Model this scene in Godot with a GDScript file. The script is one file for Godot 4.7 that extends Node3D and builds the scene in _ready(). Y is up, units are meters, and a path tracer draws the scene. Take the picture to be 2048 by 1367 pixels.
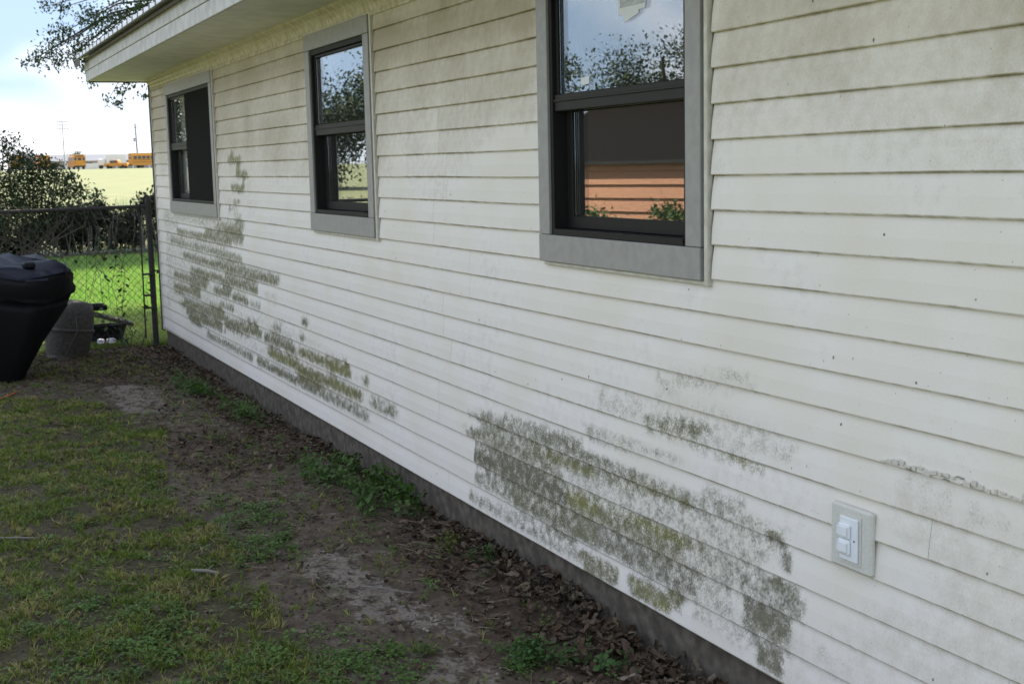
extends Node3D

# ---------------------------------------------------------------- measured outlines (metres)
const MOULD_NEAR = [
	[0.62,0.10,0.10,[-5.06,0.58,-4.80,0.58,-4.46,0.60,-4.17,0.62,-3.87,0.61,-3.67,0.60,-3.61,0.56,-4.27,0.54,-5.00,0.54]],
	[0.50,0.05,0.70,[-3.74,0.60,-3.37,0.61,-3.07,0.63,-3.00,0.60,-3.02,0.57,-3.28,0.55,-3.61,0.56]],
	[0.70,0.25,0.10,[-5.25,0.47,-4.90,0.53,-4.50,0.55,-4.27,0.53,-4.19,0.44,-4.54,0.41,-5.01,0.45]],
	[0.35,0.10,0.30,[-4.50,0.55,-3.61,0.54,-3.74,0.45,-4.19,0.44,-4.27,0.48]],
	[0.85,0.60,0.00,[-4.50,0.56,-4.27,0.54,-3.61,0.56,-3.32,0.56,-3.34,0.54,-3.64,0.53,-4.30,0.51,-4.50,0.54]],
	[0.42,0.05,0.90,[-3.74,0.54,-3.16,0.57,-2.98,0.56,-2.87,0.55,-2.97,0.46,-3.37,0.45,-3.79,0.44]],
	[0.85,0.10,0.30,[-2.98,0.56,-2.87,0.56,-2.83,0.51,-2.83,0.47,-2.89,0.47,-2.86,0.52,-2.92,0.54]],
	[0.93,0.15,0.00,[-5.25,0.44,-5.01,0.43,-4.58,0.44,-4.17,0.43,-4.18,0.35,-4.77,0.36,-5.23,0.35]],
	[0.80,0.45,0.15,[-4.58,0.44,-4.17,0.43,-3.93,0.43,-3.37,0.45,-3.38,0.34,-3.59,0.34,-4.18,0.35,-4.58,0.36]],
	[0.95,0.95,0.00,[-4.17,0.43,-3.93,0.43,-3.26,0.45,-3.26,0.43,-3.61,0.41,-3.94,0.40,-4.17,0.40]],
	[0.62,0.05,0.80,[-3.37,0.45,-2.97,0.46,-2.82,0.46,-2.77,0.41,-2.78,0.36,-2.98,0.36,-3.38,0.34]],
	[0.85,0.20,0.20,[-2.96,0.46,-2.82,0.46,-2.80,0.43,-2.88,0.40,-2.94,0.42]],
	[0.55,0.10,0.10,[-5.10,0.33,-4.83,0.35,-4.51,0.35,-4.55,0.26,-5.08,0.25]],
	[0.80,0.25,0.10,[-4.77,0.35,-4.18,0.35,-3.95,0.35,-3.95,0.25,-4.25,0.24,-4.61,0.25,-4.74,0.30]],
	[0.75,0.10,0.30,[-3.95,0.35,-3.59,0.34,-3.26,0.35,-3.33,0.25,-3.68,0.25,-3.95,0.25]],
	[0.40,0.10,0.50,[-3.26,0.35,-3.10,0.34,-3.10,0.25,-3.34,0.24]],
	[0.85,0.10,0.20,[-3.07,0.34,-2.85,0.35,-2.82,0.31,-2.96,0.27,-3.07,0.27]],
	[0.42,0.10,0.20,[-5.13,0.23,-4.86,0.23,-4.59,0.25,-4.25,0.24,-3.94,0.24,-3.94,0.15,-4.35,0.16,-5.11,0.15]],
	[0.75,0.40,0.10,[-4.07,0.21,-3.80,0.23,-3.80,0.15,-4.06,0.14]],
	[0.80,0.50,0.20,[-3.75,0.23,-3.38,0.25,-3.40,0.20,-3.55,0.15,-3.75,0.18]],
	[0.90,0.90,0.00,[-3.55,0.18,-3.43,0.20,-3.47,0.16,-3.53,0.15]],
	[0.35,0.05,0.60,[-3.38,0.23,-3.10,0.25,-2.82,0.28,-2.82,0.22,-3.06,0.18,-3.32,0.19]],
	[0.72,0.15,0.40,[-3.06,0.32,-2.85,0.33,-2.83,0.27,-2.91,0.26,-3.06,0.26]],
	[0.70,0.10,0.20,[-3.01,0.24,-2.87,0.24,-2.86,0.16,-2.98,0.16]],
	[0.12,0.00,0.00,[-2.72,0.32,-2.58,0.33,-2.55,0.32,-2.62,0.28,-2.70,0.28]],
	[0.60,0.30,0.10,[-3.61,0.79,-3.43,0.82,-3.24,0.81,-3.24,0.78,-3.37,0.76,-3.63,0.76]],
	[0.36,0.10,0.20,[-4.04,0.69,-3.74,0.69,-3.37,0.70,-3.38,0.68,-3.67,0.65,-4.01,0.65]],
	[0.40,0.50,0.00,[-3.63,0.76,-3.24,0.76,-2.96,0.75,-2.96,0.73,-3.26,0.74,-3.63,0.74]],
	[0.55,0.90,0.00,[-3.04,0.59,-2.84,0.58,-2.85,0.56,-3.02,0.57]],
	[0.22,0.00,0.30,[-3.61,0.85,-3.16,0.87,-2.87,0.81,-3.16,0.75,-3.49,0.77]],
	[0.25,0.10,0.10,[-3.57,0.95,-3.02,1.02,-2.98,0.96,-3.51,0.89]],
	[0.20,0.10,0.10,[-3.94,0.83,-3.23,0.90,-2.79,0.86,-2.84,0.80,-3.34,0.78,-3.91,0.76]],
	[0.45,0.10,0.10,[-5.13,0.56,-4.86,0.61,-4.06,0.65,-4.06,0.61,-4.97,0.52]],
	[0.07,0.00,0.00,[-2.44,0.87,-2.32,0.86,-2.01,0.81,-2.01,0.74,-2.30,0.76]],
]
const MOULD_FAR = [
	[0.75,0.40,0.00,[-9.81,1.21,-9.12,1.25,-9.09,1.09,-9.84,1.08,-11.52,1.08,-11.70,1.13,-10.44,1.14]],
	[0.60,0.30,0.00,[-11.93,1.03,-10.07,1.04,-9.17,1.02,-9.12,0.97,-10.16,0.99,-11.85,0.96]],
	[0.85,0.35,0.00,[-11.37,0.92,-9.38,0.94,-8.64,0.94,-8.15,0.94,-8.21,0.87,-8.77,0.87,-10.27,0.88,-11.29,0.87]],
	[0.85,0.35,0.00,[-11.31,0.82,-9.68,0.84,-8.78,0.84,-8.73,0.77,-9.42,0.78,-10.54,0.76]],
	[0.80,0.30,0.00,[-8.56,0.79,-8.23,0.80,-8.26,0.76,-8.53,0.75]],
	[0.85,0.30,0.00,[-11.82,0.73,-10.38,0.76,-10.39,0.69,-11.85,0.65]],
	[0.90,0.30,0.00,[-10.15,0.72,-9.56,0.77,-9.58,0.69,-10.17,0.66]],
	[0.85,0.30,0.00,[-9.50,0.74,-8.98,0.74,-9.12,0.66,-9.51,0.66]],
	[0.80,0.30,0.00,[-8.99,0.69,-8.69,0.70,-8.75,0.67,-8.93,0.67]],
	[0.85,0.40,0.00,[-11.85,0.63,-10.73,0.66,-10.67,0.58,-11.88,0.54]],
	[0.85,0.40,0.00,[-11.79,0.48,-9.88,0.58,-9.83,0.49,-11.42,0.42]],
	[0.70,0.30,0.00,[-10.26,0.58,-9.46,0.62,-9.53,0.58,-10.19,0.55]],
	[0.90,0.40,0.00,[-11.42,0.42,-9.98,0.47,-9.93,0.40,-11.17,0.32]],
	[0.85,0.35,0.00,[-9.83,0.52,-8.83,0.56,-8.67,0.49,-9.85,0.40]],
	[0.80,0.30,0.00,[-9.20,0.58,-8.95,0.57,-9.02,0.54]],
	[0.68,0.15,0.00,[-10.57,0.33,-9.52,0.34,-9.00,0.34,-9.01,0.28,-9.67,0.26,-10.50,0.27]],
	[0.88,0.30,0.00,[-8.66,0.53,-7.96,0.54,-7.82,0.52,-7.88,0.47,-8.62,0.45]],
	[0.97,0.80,0.00,[-7.77,0.52,-7.11,0.54,-6.79,0.56,-6.72,0.47,-7.08,0.46,-7.78,0.47]],
	[0.97,0.80,0.00,[-8.57,0.43,-7.83,0.45,-7.84,0.38,-8.52,0.37]],
	[0.96,0.75,0.00,[-7.83,0.42,-7.08,0.44,-6.58,0.44,-6.59,0.36,-6.93,0.36,-7.80,0.33]],
	[0.85,0.20,0.00,[-8.88,0.33,-8.31,0.33,-7.52,0.36,-7.34,0.33,-7.40,0.26,-8.11,0.26,-8.89,0.27]],
	[0.68,0.15,0.00,[-7.35,0.32,-6.71,0.33,-6.46,0.33,-6.50,0.27,-6.94,0.27,-7.31,0.27]],
	[0.80,0.30,0.00,[-7.69,0.71,-7.53,0.72,-7.56,0.68,-7.70,0.67]],
	[0.80,0.30,0.00,[-7.73,0.60,-7.62,0.61,-7.64,0.57,-7.74,0.57]],
	[0.85,0.50,0.00,[-6.52,0.52,-6.43,0.53,-6.44,0.48,-6.53,0.47]],
	[0.60,0.15,0.00,[-6.41,0.44,-6.02,0.43,-6.05,0.38,-6.41,0.38]],
	[0.70,0.30,0.00,[-8.48,0.59,-8.16,0.60,-8.22,0.55,-8.49,0.55]],
	[0.70,0.90,0.00,[-9.41,1.73,-9.02,1.72,-9.03,1.67,-9.46,1.67]],
	[0.80,0.90,0.00,[-9.23,1.64,-8.83,1.62,-8.87,1.57,-9.24,1.57]],
	[0.85,0.90,0.00,[-9.35,1.53,-9.00,1.54,-9.01,1.47,-9.40,1.48]],
	[0.60,0.90,0.00,[-9.41,1.42,-9.08,1.43,-9.16,1.38,-9.42,1.39]],
	[0.45,0.70,0.00,[-9.50,1.35,-9.11,1.32,-9.12,1.28,-9.51,1.30]],
	[0.16,0.10,0.00,[-11.77,0.89,-7.31,0.60,-5.90,0.43,-6.22,0.32,-7.81,0.29,-11.52,0.41]],
	[0.30,0.40,0.00,[-12.17,1.27,-9.05,1.27,-9.07,1.18,-12.22,1.13]],
	[0.25,0.30,0.00,[-12.12,1.10,-9.36,1.04,-8.78,0.81,-10.20,0.54,-12.24,0.39]],
]
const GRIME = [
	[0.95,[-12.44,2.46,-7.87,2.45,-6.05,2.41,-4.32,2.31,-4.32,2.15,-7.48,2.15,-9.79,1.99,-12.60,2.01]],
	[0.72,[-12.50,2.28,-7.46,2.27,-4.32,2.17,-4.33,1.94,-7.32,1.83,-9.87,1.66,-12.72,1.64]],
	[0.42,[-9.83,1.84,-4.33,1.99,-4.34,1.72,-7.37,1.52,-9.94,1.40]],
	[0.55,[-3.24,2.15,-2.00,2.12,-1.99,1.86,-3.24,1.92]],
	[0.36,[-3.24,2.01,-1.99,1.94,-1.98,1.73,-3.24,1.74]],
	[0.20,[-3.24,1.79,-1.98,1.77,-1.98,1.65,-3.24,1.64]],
	[0.22,[-2.44,0.86,-1.94,0.85,-1.93,0.56,-2.23,0.59,-2.47,0.76]],
	[0.16,[-3.23,0.41,-1.93,0.56,-1.93,0.43,-3.02,0.01]],
]
const GROUND_GRASS = [[-1.62,-10.02,-1.01,-9.53,-0.78,-8.09,-1.08,-6.45,-0.95,-5.50,-1.01,-4.52,-1.12,-3.86,-1.98,-4.32]]
const GROUND_CLOVER = [[-1.07,-4.27,-0.84,-4.20,-0.57,-3.70,-0.67,-3.48,-1.21,-3.77],[-0.92,-6.36,-0.62,-5.97,-0.76,-5.14,-1.01,-5.13],[-1.72,-4.91,-1.35,-4.90,-1.31,-4.29,-1.62,-4.08,-1.83,-4.24],[-0.95,-4.32,-0.78,-4.06,-0.84,-3.71,-1.09,-3.85],[-1.47,-4.23,-1.01,-4.24,-1.15,-3.74,-1.53,-3.94],[-0.42,-3.87,-0.34,-3.77,-0.47,-3.52,-0.56,-3.57]]
const GROUND_SAND = [[-0.72,-5.28,-0.57,-5.12,-0.54,-4.52,-0.59,-4.24,-0.75,-4.26,-0.76,-4.78],[-0.64,-3.88,-0.48,-3.74,-0.60,-3.44,-0.81,-3.56],[-0.83,-10.41,-0.51,-9.82,-0.65,-8.86,-0.96,-8.95],[-0.70,-4.42,-0.41,-4.20,-0.50,-3.91,-0.69,-4.12]]
const GROUND_WEED = [[-0.33,-6.75,-0.00,-6.98,-0.00,-6.30,0.06,-5.80,-0.06,-5.50,-0.30,-5.45,-0.35,-5.82,-0.41,-6.29],[-0.38,-10.13,-0.16,-9.72,-0.21,-9.14,-0.46,-9.30],[-0.28,-8.85,-0.09,-8.32,-0.23,-7.90,-0.38,-8.21]]
const GROUND_LITTER = [[-1.15,-13.16,0.05,-12.77,-0.40,-10.01,-0.89,-10.19,-1.35,-10.74],[-0.01,-12.39,-0.00,-10.46,-0.03,-7.30,-0.37,-6.91,-0.39,-10.28],[0.08,-8.12,0.00,-4.80,-0.01,-3.27,-0.01,-2.86,-0.38,-2.95,-0.42,-3.87,-0.38,-4.86,-0.31,-5.41,-0.02,-5.53,-0.12,-7.20],[-0.78,-8.09,-0.20,-7.57,-0.27,-6.85,-0.67,-6.69,-0.94,-7.24],[0.01,-5.62,0.09,-5.00,0.08,-3.93,-0.18,-3.79,-0.23,-4.78]]

const LIP := 0.1016          # exposure of one siding course
const WALL_LOW := 0.15       # lower edge of the siding
const HOUSE_FAR := -12.50
const HOUSE_NEAR := 1.6
const EAVE_X := -0.53
const SOFFIT_Y := 2.46
const DATUM := {}

var M := {}
var rng := RandomNumberGenerator.new()
var counts := {}
var noise := FastNoiseLite.new()

# ---------------------------------------------------------------- node helpers
func numbered(called: String) -> String:
	var n: int = counts.get(called, 0)
	counts[called] = n + 1
	return called if n == 0 else "%s_%03d" % [called, n]

func meta(o: Node, label := "", category := "", group := "", kind := "") -> void:
	if label: o.set_meta("label", label)
	if category: o.set_meta("category", category)
	if group: o.set_meta("group", group)
	if kind: o.set_meta("kind", kind)

func thing(called: String, label: String, category: String, at := Vector3.ZERO, turn := 0.0, group := "") -> Node3D:
	var o := Node3D.new()
	o.name = numbered(called)
	add_child(o, true)
	o.position = at
	o.rotation.y = turn
	meta(o, label, category, group)
	return o

func part(called: String, mesh: Mesh, mat: Material, parent: Node) -> MeshInstance3D:
	var o := MeshInstance3D.new()
	o.name = numbered(called) if parent == self else called
	o.mesh = mesh
	o.material_override = mat
	parent.add_child(o, true)
	return o

func holder(called: String, parent: Node) -> Node3D:
	var o := Node3D.new()
	o.name = called
	parent.add_child(o, true)
	return o

# ---------------------------------------------------------------- mesh helpers
class Shape:
	var v := PackedVector3Array()
	var uv := PackedVector2Array()
	var c := PackedColorArray()
	var tint := Color.WHITE
	var has_uv := false
	func tri(a: Vector3, b: Vector3, d: Vector3) -> void:
		v.append(a); v.append(b); v.append(d)
		for k in 3:
			c.append(tint)
	func quad(a: Vector3, b: Vector3, d: Vector3, e: Vector3) -> void:
		tri(a, b, d); tri(a, d, e)
	func quad_uv(a: Vector3, b: Vector3, d: Vector3, e: Vector3, ua: Vector2, ub: Vector2, ud: Vector2, ue: Vector2) -> void:
		quad(a, b, d, e)
		has_uv = true
		for q in [ua, ub, ud, ua, ud, ue]:
			uv.append(q)
	func box(mid: Vector3, size: Vector3, turn := Basis.IDENTITY, chamfer := 0.0) -> void:
		var h := size * 0.5
		var ch: float = minf(chamfer, minf(h.x, minf(h.y, h.z)) * 0.9)
		var p := func(x: float, y: float, z: float) -> Vector3: return mid + turn * Vector3(x, y, z)
		if ch <= 0.0:
			var k: Array[Vector3] = []
			for i in 8:
				k.append(p.call(h.x if i & 1 else -h.x, h.y if i & 2 else -h.y, h.z if i & 4 else -h.z))
			quad(k[0], k[2], k[3], k[1]); quad(k[4], k[5], k[7], k[6])
			quad(k[0], k[4], k[6], k[2]); quad(k[1], k[3], k[7], k[5])
			quad(k[0], k[1], k[5], k[4]); quad(k[2], k[6], k[7], k[3])
			return
		var i3 := Vector3(h.x - ch, h.y - ch, h.z - ch)
		for s in [-1.0, 1.0]:
			quad(p.call(s * h.x, -i3.y, -i3.z), p.call(s * h.x, i3.y, -i3.z), p.call(s * h.x, i3.y, i3.z), p.call(s * h.x, -i3.y, i3.z))
			quad(p.call(-i3.x, s * h.y, -i3.z), p.call(i3.x, s * h.y, -i3.z), p.call(i3.x, s * h.y, i3.z), p.call(-i3.x, s * h.y, i3.z))
			quad(p.call(-i3.x, -i3.y, s * h.z), p.call(i3.x, -i3.y, s * h.z), p.call(i3.x, i3.y, s * h.z), p.call(-i3.x, i3.y, s * h.z))
			for t in [-1.0, 1.0]:
				quad(p.call(s * h.x, t * i3.y, -i3.z), p.call(s * h.x, t * i3.y, i3.z), p.call(s * i3.x, t * h.y, i3.z), p.call(s * i3.x, t * h.y, -i3.z))
				quad(p.call(s * h.x, -i3.y, t * i3.z), p.call(s * h.x, i3.y, t * i3.z), p.call(s * i3.x, i3.y, t * h.z), p.call(s * i3.x, -i3.y, t * h.z))
				quad(p.call(-i3.x, s * h.y, t * i3.z), p.call(i3.x, s * h.y, t * i3.z), p.call(i3.x, s * i3.y, t * h.z), p.call(-i3.x, s * i3.y, t * h.z))
				for w in [-1.0, 1.0]:
					tri(p.call(s * h.x, t * i3.y, w * i3.z), p.call(s * i3.x, t * h.y, w * i3.z), p.call(s * i3.x, t * i3.y, w * h.z))
	func slab(x0: float, x1: float, y0: float, y1: float, z0: float, z1: float, chamfer := 0.0) -> void:
		box(Vector3((x0 + x1) / 2, (y0 + y1) / 2, (z0 + z1) / 2), Vector3(absf(x1 - x0), absf(y1 - y0), absf(z1 - z0)), Basis.IDENTITY, chamfer)
	func tube(pts: Array, radii: Array, sides := 6, capped := true) -> void:
		var rings := []
		for i in pts.size():
			var along: Vector3 = (pts[mini(i + 1, pts.size() - 1)] - pts[maxi(i - 1, 0)]).normalized()
			var side := along.cross(Vector3.UP if absf(along.y) < 0.9 else Vector3.RIGHT).normalized()
			var other := along.cross(side)
			var ring: Array[Vector3] = []
			for k in sides:
				var a := TAU * k / sides
				ring.append(pts[i] + (side * cos(a) + other * sin(a)) * float(radii[mini(i, radii.size() - 1)]))
			rings.append(ring)
		for i in rings.size() - 1:
			for k in sides:
				var n := (k + 1) % sides
				quad(rings[i][k], rings[i][n], rings[i + 1][n], rings[i + 1][k])
		if capped:
			for k in range(1, sides - 1):
				tri(rings[0][0], rings[0][k], rings[0][k + 1])
				var e: Array = rings[-1]
				tri(e[0], e[k + 1], e[k])
	func loft(rings: Array, cap_low := true, cap_high := true) -> void:
		var n: int = rings[0].size()
		for i in rings.size() - 1:
			for k in n:
				var m := (k + 1) % n
				quad(rings[i][k], rings[i][m], rings[i + 1][m], rings[i + 1][k])
		for which in [[cap_low, rings[0]], [cap_high, rings[-1]]]:
			if which[0]:
				var mid := Vector3.ZERO
				for q in which[1]: mid += q
				mid /= n
				for k in n:
					tri(mid, which[1][k], which[1][(k + 1) % n])
	func done(smooth := false) -> ArrayMesh:
		var a := []
		a.resize(Mesh.ARRAY_MAX)
		a[Mesh.ARRAY_VERTEX] = v
		a[Mesh.ARRAY_COLOR] = c
		if has_uv: a[Mesh.ARRAY_TEX_UV] = uv
		if smooth:
			var sum := {}
			var n := PackedVector3Array()
			n.resize(v.size())
			for i in range(0, v.size(), 3):
				var f := (v[i + 2] - v[i]).cross(v[i + 1] - v[i])
				for k in 3:
					var key := Vector3i((v[i + k] * 20000.0).round())
					sum[key] = sum.get(key, Vector3.ZERO) + f
			for i in v.size():
				n[i] = (sum[Vector3i((v[i] * 20000.0).round())] as Vector3).normalized()
			a[Mesh.ARRAY_NORMAL] = n
		var m := ArrayMesh.new()
		m.add_surface_from_arrays(Mesh.PRIMITIVE_TRIANGLES, a)
		return m

func one_box(mid: Vector3, size: Vector3, chamfer := 0.0) -> ArrayMesh:
	var s := Shape.new()
	s.box(mid, size, Basis.IDENTITY, chamfer)
	return s.done()

func one_slab(x0: float, x1: float, y0: float, y1: float, z0: float, z1: float, chamfer := 0.0) -> ArrayMesh:
	var s := Shape.new()
	s.slab(x0, x1, y0, y1, z0, z1, chamfer)
	return s.done()

func one_tube(pts: Array, radii: Array, sides := 6) -> ArrayMesh:
	var s := Shape.new()
	s.tube(pts, radii, sides)
	return s.done(true)

func ring(mid: Vector3, rx: float, rz: float, power: float, n := 20) -> Array:
	var out: Array[Vector3] = []
	for k in n:
		var a := TAU * k / n
		var cx := cos(a); var sz := sin(a)
		out.append(mid + Vector3(rx * signf(cx) * pow(absf(cx), 2.0 / power), 0, rz * signf(sz) * pow(absf(sz), 2.0 / power)))
	return out

func copies(called: String, mesh: Mesh, mat: Material, places: Array, tints: PackedColorArray, parent: Node) -> MultiMeshInstance3D:
	var mm := MultiMesh.new()
	mm.transform_format = MultiMesh.TRANSFORM_3D
	mm.use_colors = true
	mm.mesh = mesh
	mm.instance_count = places.size()
	for i in places.size():
		mm.set_instance_transform(i, places[i])
		mm.set_instance_color(i, tints[i])
	var o := MultiMeshInstance3D.new()
	o.name = numbered(called) if parent == self else called
	o.multimesh = mm
	o.material_override = mat
	parent.add_child(o, true)
	return o

# ---------------------------------------------------------------- materials
func plain(called: String, colour: Color, rough := 0.7, metal := 0.0, spec := 0.5) -> StandardMaterial3D:
	var m := StandardMaterial3D.new()
	m.resource_name = called
	m.albedo_color = colour.linear_to_srgb()
	m.roughness = rough
	m.metallic = metal
	m.metallic_specular = spec
	M[called] = m
	return m

func tinted(called: String, rough := 0.8, back := Color.BLACK) -> StandardMaterial3D:
	var m := plain(called, Color.WHITE, rough, 0.0, 0.35)
	m.vertex_color_use_as_albedo = true
	if back != Color.BLACK:
		m.backlight_enabled = true
		m.backlight = back
	return m

# a mottled colour map laid in world space: low and high are linear colours
func mottled(called: String, low: Color, high: Color, scale: float, freq: float, rough := 0.8, bump := 0.0, seed_at := 1, stretch := Vector3.ONE) -> StandardMaterial3D:
	var n := FastNoiseLite.new()
	n.seed = seed_at
	n.frequency = freq
	n.fractal_octaves = 5
	var t := NoiseTexture2D.new()
	t.width = 512; t.height = 512; t.seamless = true
	t.noise = n
	var g := Gradient.new()
	g.set_color(0, low.linear_to_srgb()); g.set_color(1, high.linear_to_srgb())
	g.set_offset(0, 0.2); g.set_offset(1, 0.8)
	t.color_ramp = g
	var m := plain(called, Color.WHITE, rough)
	m.albedo_texture = t
	m.uv1_triplanar = true
	m.uv1_world_triplanar = true
	m.uv1_scale = Vector3.ONE * scale * stretch
	if bump > 0.0:
		m.heightmap_enabled = true
		m.heightmap_texture = t
		m.heightmap_scale = bump
	return m

func field_of(seed_at: int, freq: float, w: int, h: int, octaves := 4, kind := FastNoiseLite.TYPE_SIMPLEX_SMOOTH) -> PackedByteArray:
	var n := FastNoiseLite.new()
	n.noise_type = kind
	n.seed = seed_at
	n.frequency = freq
	n.fractal_octaves = octaves
	return n.get_image(w, h).get_data()

func field_stretched(seed_at: int, freq: float, w: int, h: int, squash: int, octaves := 4) -> PackedByteArray:
	var n := FastNoiseLite.new()
	n.noise_type = FastNoiseLite.TYPE_SIMPLEX_SMOOTH
	n.seed = seed_at
	n.frequency = freq
	n.fractal_octaves = octaves
	var im := n.get_image(w, h / squash)
	im.resize(w, h, Image.INTERPOLATE_CUBIC)
	return im.get_data()

func outline(flat: Array) -> PackedVector2Array:
	var p := PackedVector2Array()
	for i in range(0, flat.size(), 2):
		p.append(Vector2(flat[i], flat[i + 1]))
	return p

# The weathered vinyl: grime with grain, algae and lichen where the photograph shows them
func weathered_vinyl(called: String, z0: float, z1: float, y0: float, y1: float, w: int, h: int, patches: Array, grimy: Array, seed_at: int) -> StandardMaterial3D:
	var mw := w / 6
	var mh := h / 6
	var mask := Image.create_empty(mw, mh, false, Image.FORMAT_RGB8)
	for p in patches:
		var poly := outline(p[3])
		var lo := Vector2(1e9, 1e9); var hi := Vector2(-1e9, -1e9)
		for q in poly:
			lo = lo.min(q); hi = hi.max(q)
		for j in range(maxi(0, int((y1 - hi.y) / (y1 - y0) * mh)), mini(mh, int((y1 - lo.y) / (y1 - y0) * mh) + 2)):
			for i in range(maxi(0, int((lo.x - z0) / (z1 - z0) * mw)), mini(mw, int((hi.x - z0) / (z1 - z0) * mw) + 2)):
				var at := Vector2(z0 + (i + 0.5) / mw * (z1 - z0), y1 - (j + 0.5) / mh * (y1 - y0))
				if Geometry2D.is_point_in_polygon(at, poly):
					var old := mask.get_pixel(i, j)
					if p[0] > old.r:
						mask.set_pixel(i, j, Color(p[0], p[1], p[2]))
	mask.resize(int(mw / 2.6), int(mh / 2.6), Image.INTERPOLATE_BILINEAR)
	mask.resize(w, h, Image.INTERPOLATE_CUBIC)
	var mk := mask.get_data()
	# tan grime: where the photograph shows it, with its own grain
	var soil := Image.create_empty(w / 16, h / 16, false, Image.FORMAT_L8)
	for p in grimy:
		var poly := outline(p[1])
		for j in h / 16:
			for i in w / 16:
				var at := Vector2(z0 + (i + 0.5) / (w / 16) * (z1 - z0), y1 - (j + 0.5) / (h / 16) * (y1 - y0))
				if Geometry2D.is_point_in_polygon(at, poly) and p[0] > soil.get_pixel(i, j).r:
					soil.set_pixel(i, j, Color(p[0], 0, 0))
	soil.resize(maxi(2, w / 90), maxi(2, h / 64), Image.INTERPOLATE_BILINEAR)
	soil.resize(w, h, Image.INTERPOLATE_CUBIC)
	var sk := soil.get_data()
	var px := (z1 - z0) / w * 1000.0           # millimetres in a pixel
	var streak := field_of(seed_at, (0.030 if px < 3.0 else 0.018) * px, w, h, 5)
	var blob := field_of(seed_at + 1, 0.016 * px, w, h, 5)
	var grain := field_of(seed_at + 2, 0.11 * px, w, h, 3)
	var wide := field_of(seed_at + 3, 0.0016 * px, w, h, 4)
	var cell := field_of(seed_at + 4, 0.075 * px, w, h, 2, FastNoiseLite.TYPE_CELLULAR)
	var out := PackedByteArray()
	out.resize(w * h * 3)
	var at := 0
	for j in h:
		var y := y1 - (j + 0.5) / h * (y1 - y0)
		var k := (y - WALL_LOW) / LIP
		var fr := k - floorf(k)
		for i in w:
			var wd := wide[at] / 255.0
			var gr := grain[at] / 255.0
			var st := streak[at] / 255.0
			var bl := blob[at] / 255.0
			var r := 232.0 + (wd - 0.5) * 10.0
			var g := 225.0 + (wd - 0.5) * 12.0
			var b := 217.0 + (wd - 0.5) * 22.0
			# tan grime, grainy, patchy
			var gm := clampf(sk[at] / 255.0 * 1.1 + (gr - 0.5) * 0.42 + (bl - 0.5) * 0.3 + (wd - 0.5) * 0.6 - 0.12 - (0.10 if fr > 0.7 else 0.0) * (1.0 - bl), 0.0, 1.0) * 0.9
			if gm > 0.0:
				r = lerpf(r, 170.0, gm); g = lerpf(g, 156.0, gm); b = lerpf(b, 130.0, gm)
			# dirt held in the laps
			if fr < 0.03 or fr > 0.965:
				var d := clampf((wd * 0.7 + bl * 0.5 - 0.42) * 2.0, 0.0, 1.0) * 0.6
				r = lerpf(r, 124.0, d); g = lerpf(g, 112.0, d); b = lerpf(b, 84.0, d)
			# algae
			var m := mk[at * 3] / 255.0
			if m > 0.03:
				var gn := mk[at * 3 + 1] / 255.0
				var li := mk[at * 3 + 2] / 255.0
				var t := st * 0.24 + bl * 0.34 + gr * 0.42
				# clean finger-shaped streaks rise from each lower lip
				var fin := clampf(0.28 - fr, 0.0, 0.28) * clampf((st - 0.45) * 4.0, 0.0, 1.0) * 2.2 * (1.0 - li)
				var a := clampf(m * 1.12 - (0.13 if px < 3.0 else 0.05) + (t - 0.5) * 3.1 + (wd - 0.5) * 0.55 - fin, 0.0, 1.0) * clampf(m * 2.1, 0.0, 1.0)
				if li > 0.05:
					var cl := cell[at] / 255.0
					a *= 1.0 - li * clampf((cl * 0.7 + gr * 0.6 - 0.55) * 3.5, 0.0, 0.95)
				a *= 0.76 + 0.22 * gr
				var dark := 0.78 + 0.5 * wd
				var ur := lerpf(80.0, 93.0, gn) * dark
				var ug := lerpf(78.0, 91.0, gn) * dark
				var ub := lerpf(66.0, 40.0, gn) * dark
				r = lerpf(r, ur, a); g = lerpf(g, ug, a); b = lerpf(b, ub, a)
				# a grey film round the growth
				var f := clampf(m * 0.5, 0.0, 0.3) * (1.0 - a) * clampf((st + gr - 0.7) * 2.0, 0.0, 1.0)
				r = lerpf(r, 140.0, f); g = lerpf(g, 138.0, f); b = lerpf(b, 124.0, f)
			var sp := (gr - 0.5) * 7.0
			out[at * 3] = clampi(int(r + sp), 0, 255)
			out[at * 3 + 1] = clampi(int(g + sp), 0, 255)
			out[at * 3 + 2] = clampi(int(b + sp), 0, 255)
			at += 1
	# dots of mildew and insect dirt
	var dots := RandomNumberGenerator.new()
	dots.seed = seed_at
	for n in 420:
		var z := dots.randf_range(z0, z1)
		var row := dots.randi_range(0, 21)
		var y := WALL_LOW + (row + (absf(dots.randfn(0.0, 0.25)) if dots.randf() < 0.6 else dots.randf())) * LIP
		var cx := int((z - z0) / (z1 - z0) * w)
		var cy := int((y1 - y) / (y1 - y0) * h)
		var rad := dots.randf_range(0.5, 0.9) if dots.randf() < 0.88 else dots.randf_range(1.0, 1.7)
		rad = maxf(0.6, rad * 1.9 / px)
		var tone := dots.randf_range(0.25, 0.7)
		for dj in range(-4, 5):
			for di in range(-4, 5):
				if di * di + dj * dj * 0.6 <= rad * rad and cx + di >= 0 and cx + di < w and cy + dj >= 0 and cy + dj < h:
					var o := ((cy + dj) * w + cx + di) * 3
					for q in 3:
						out[o + q] = int(out[o + q] * tone)
	var im := Image.create_from_data(w, h, false, Image.FORMAT_RGB8, out)
	var mat := plain(called, Color.WHITE, 0.5, 0.0, 0.4)
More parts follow.
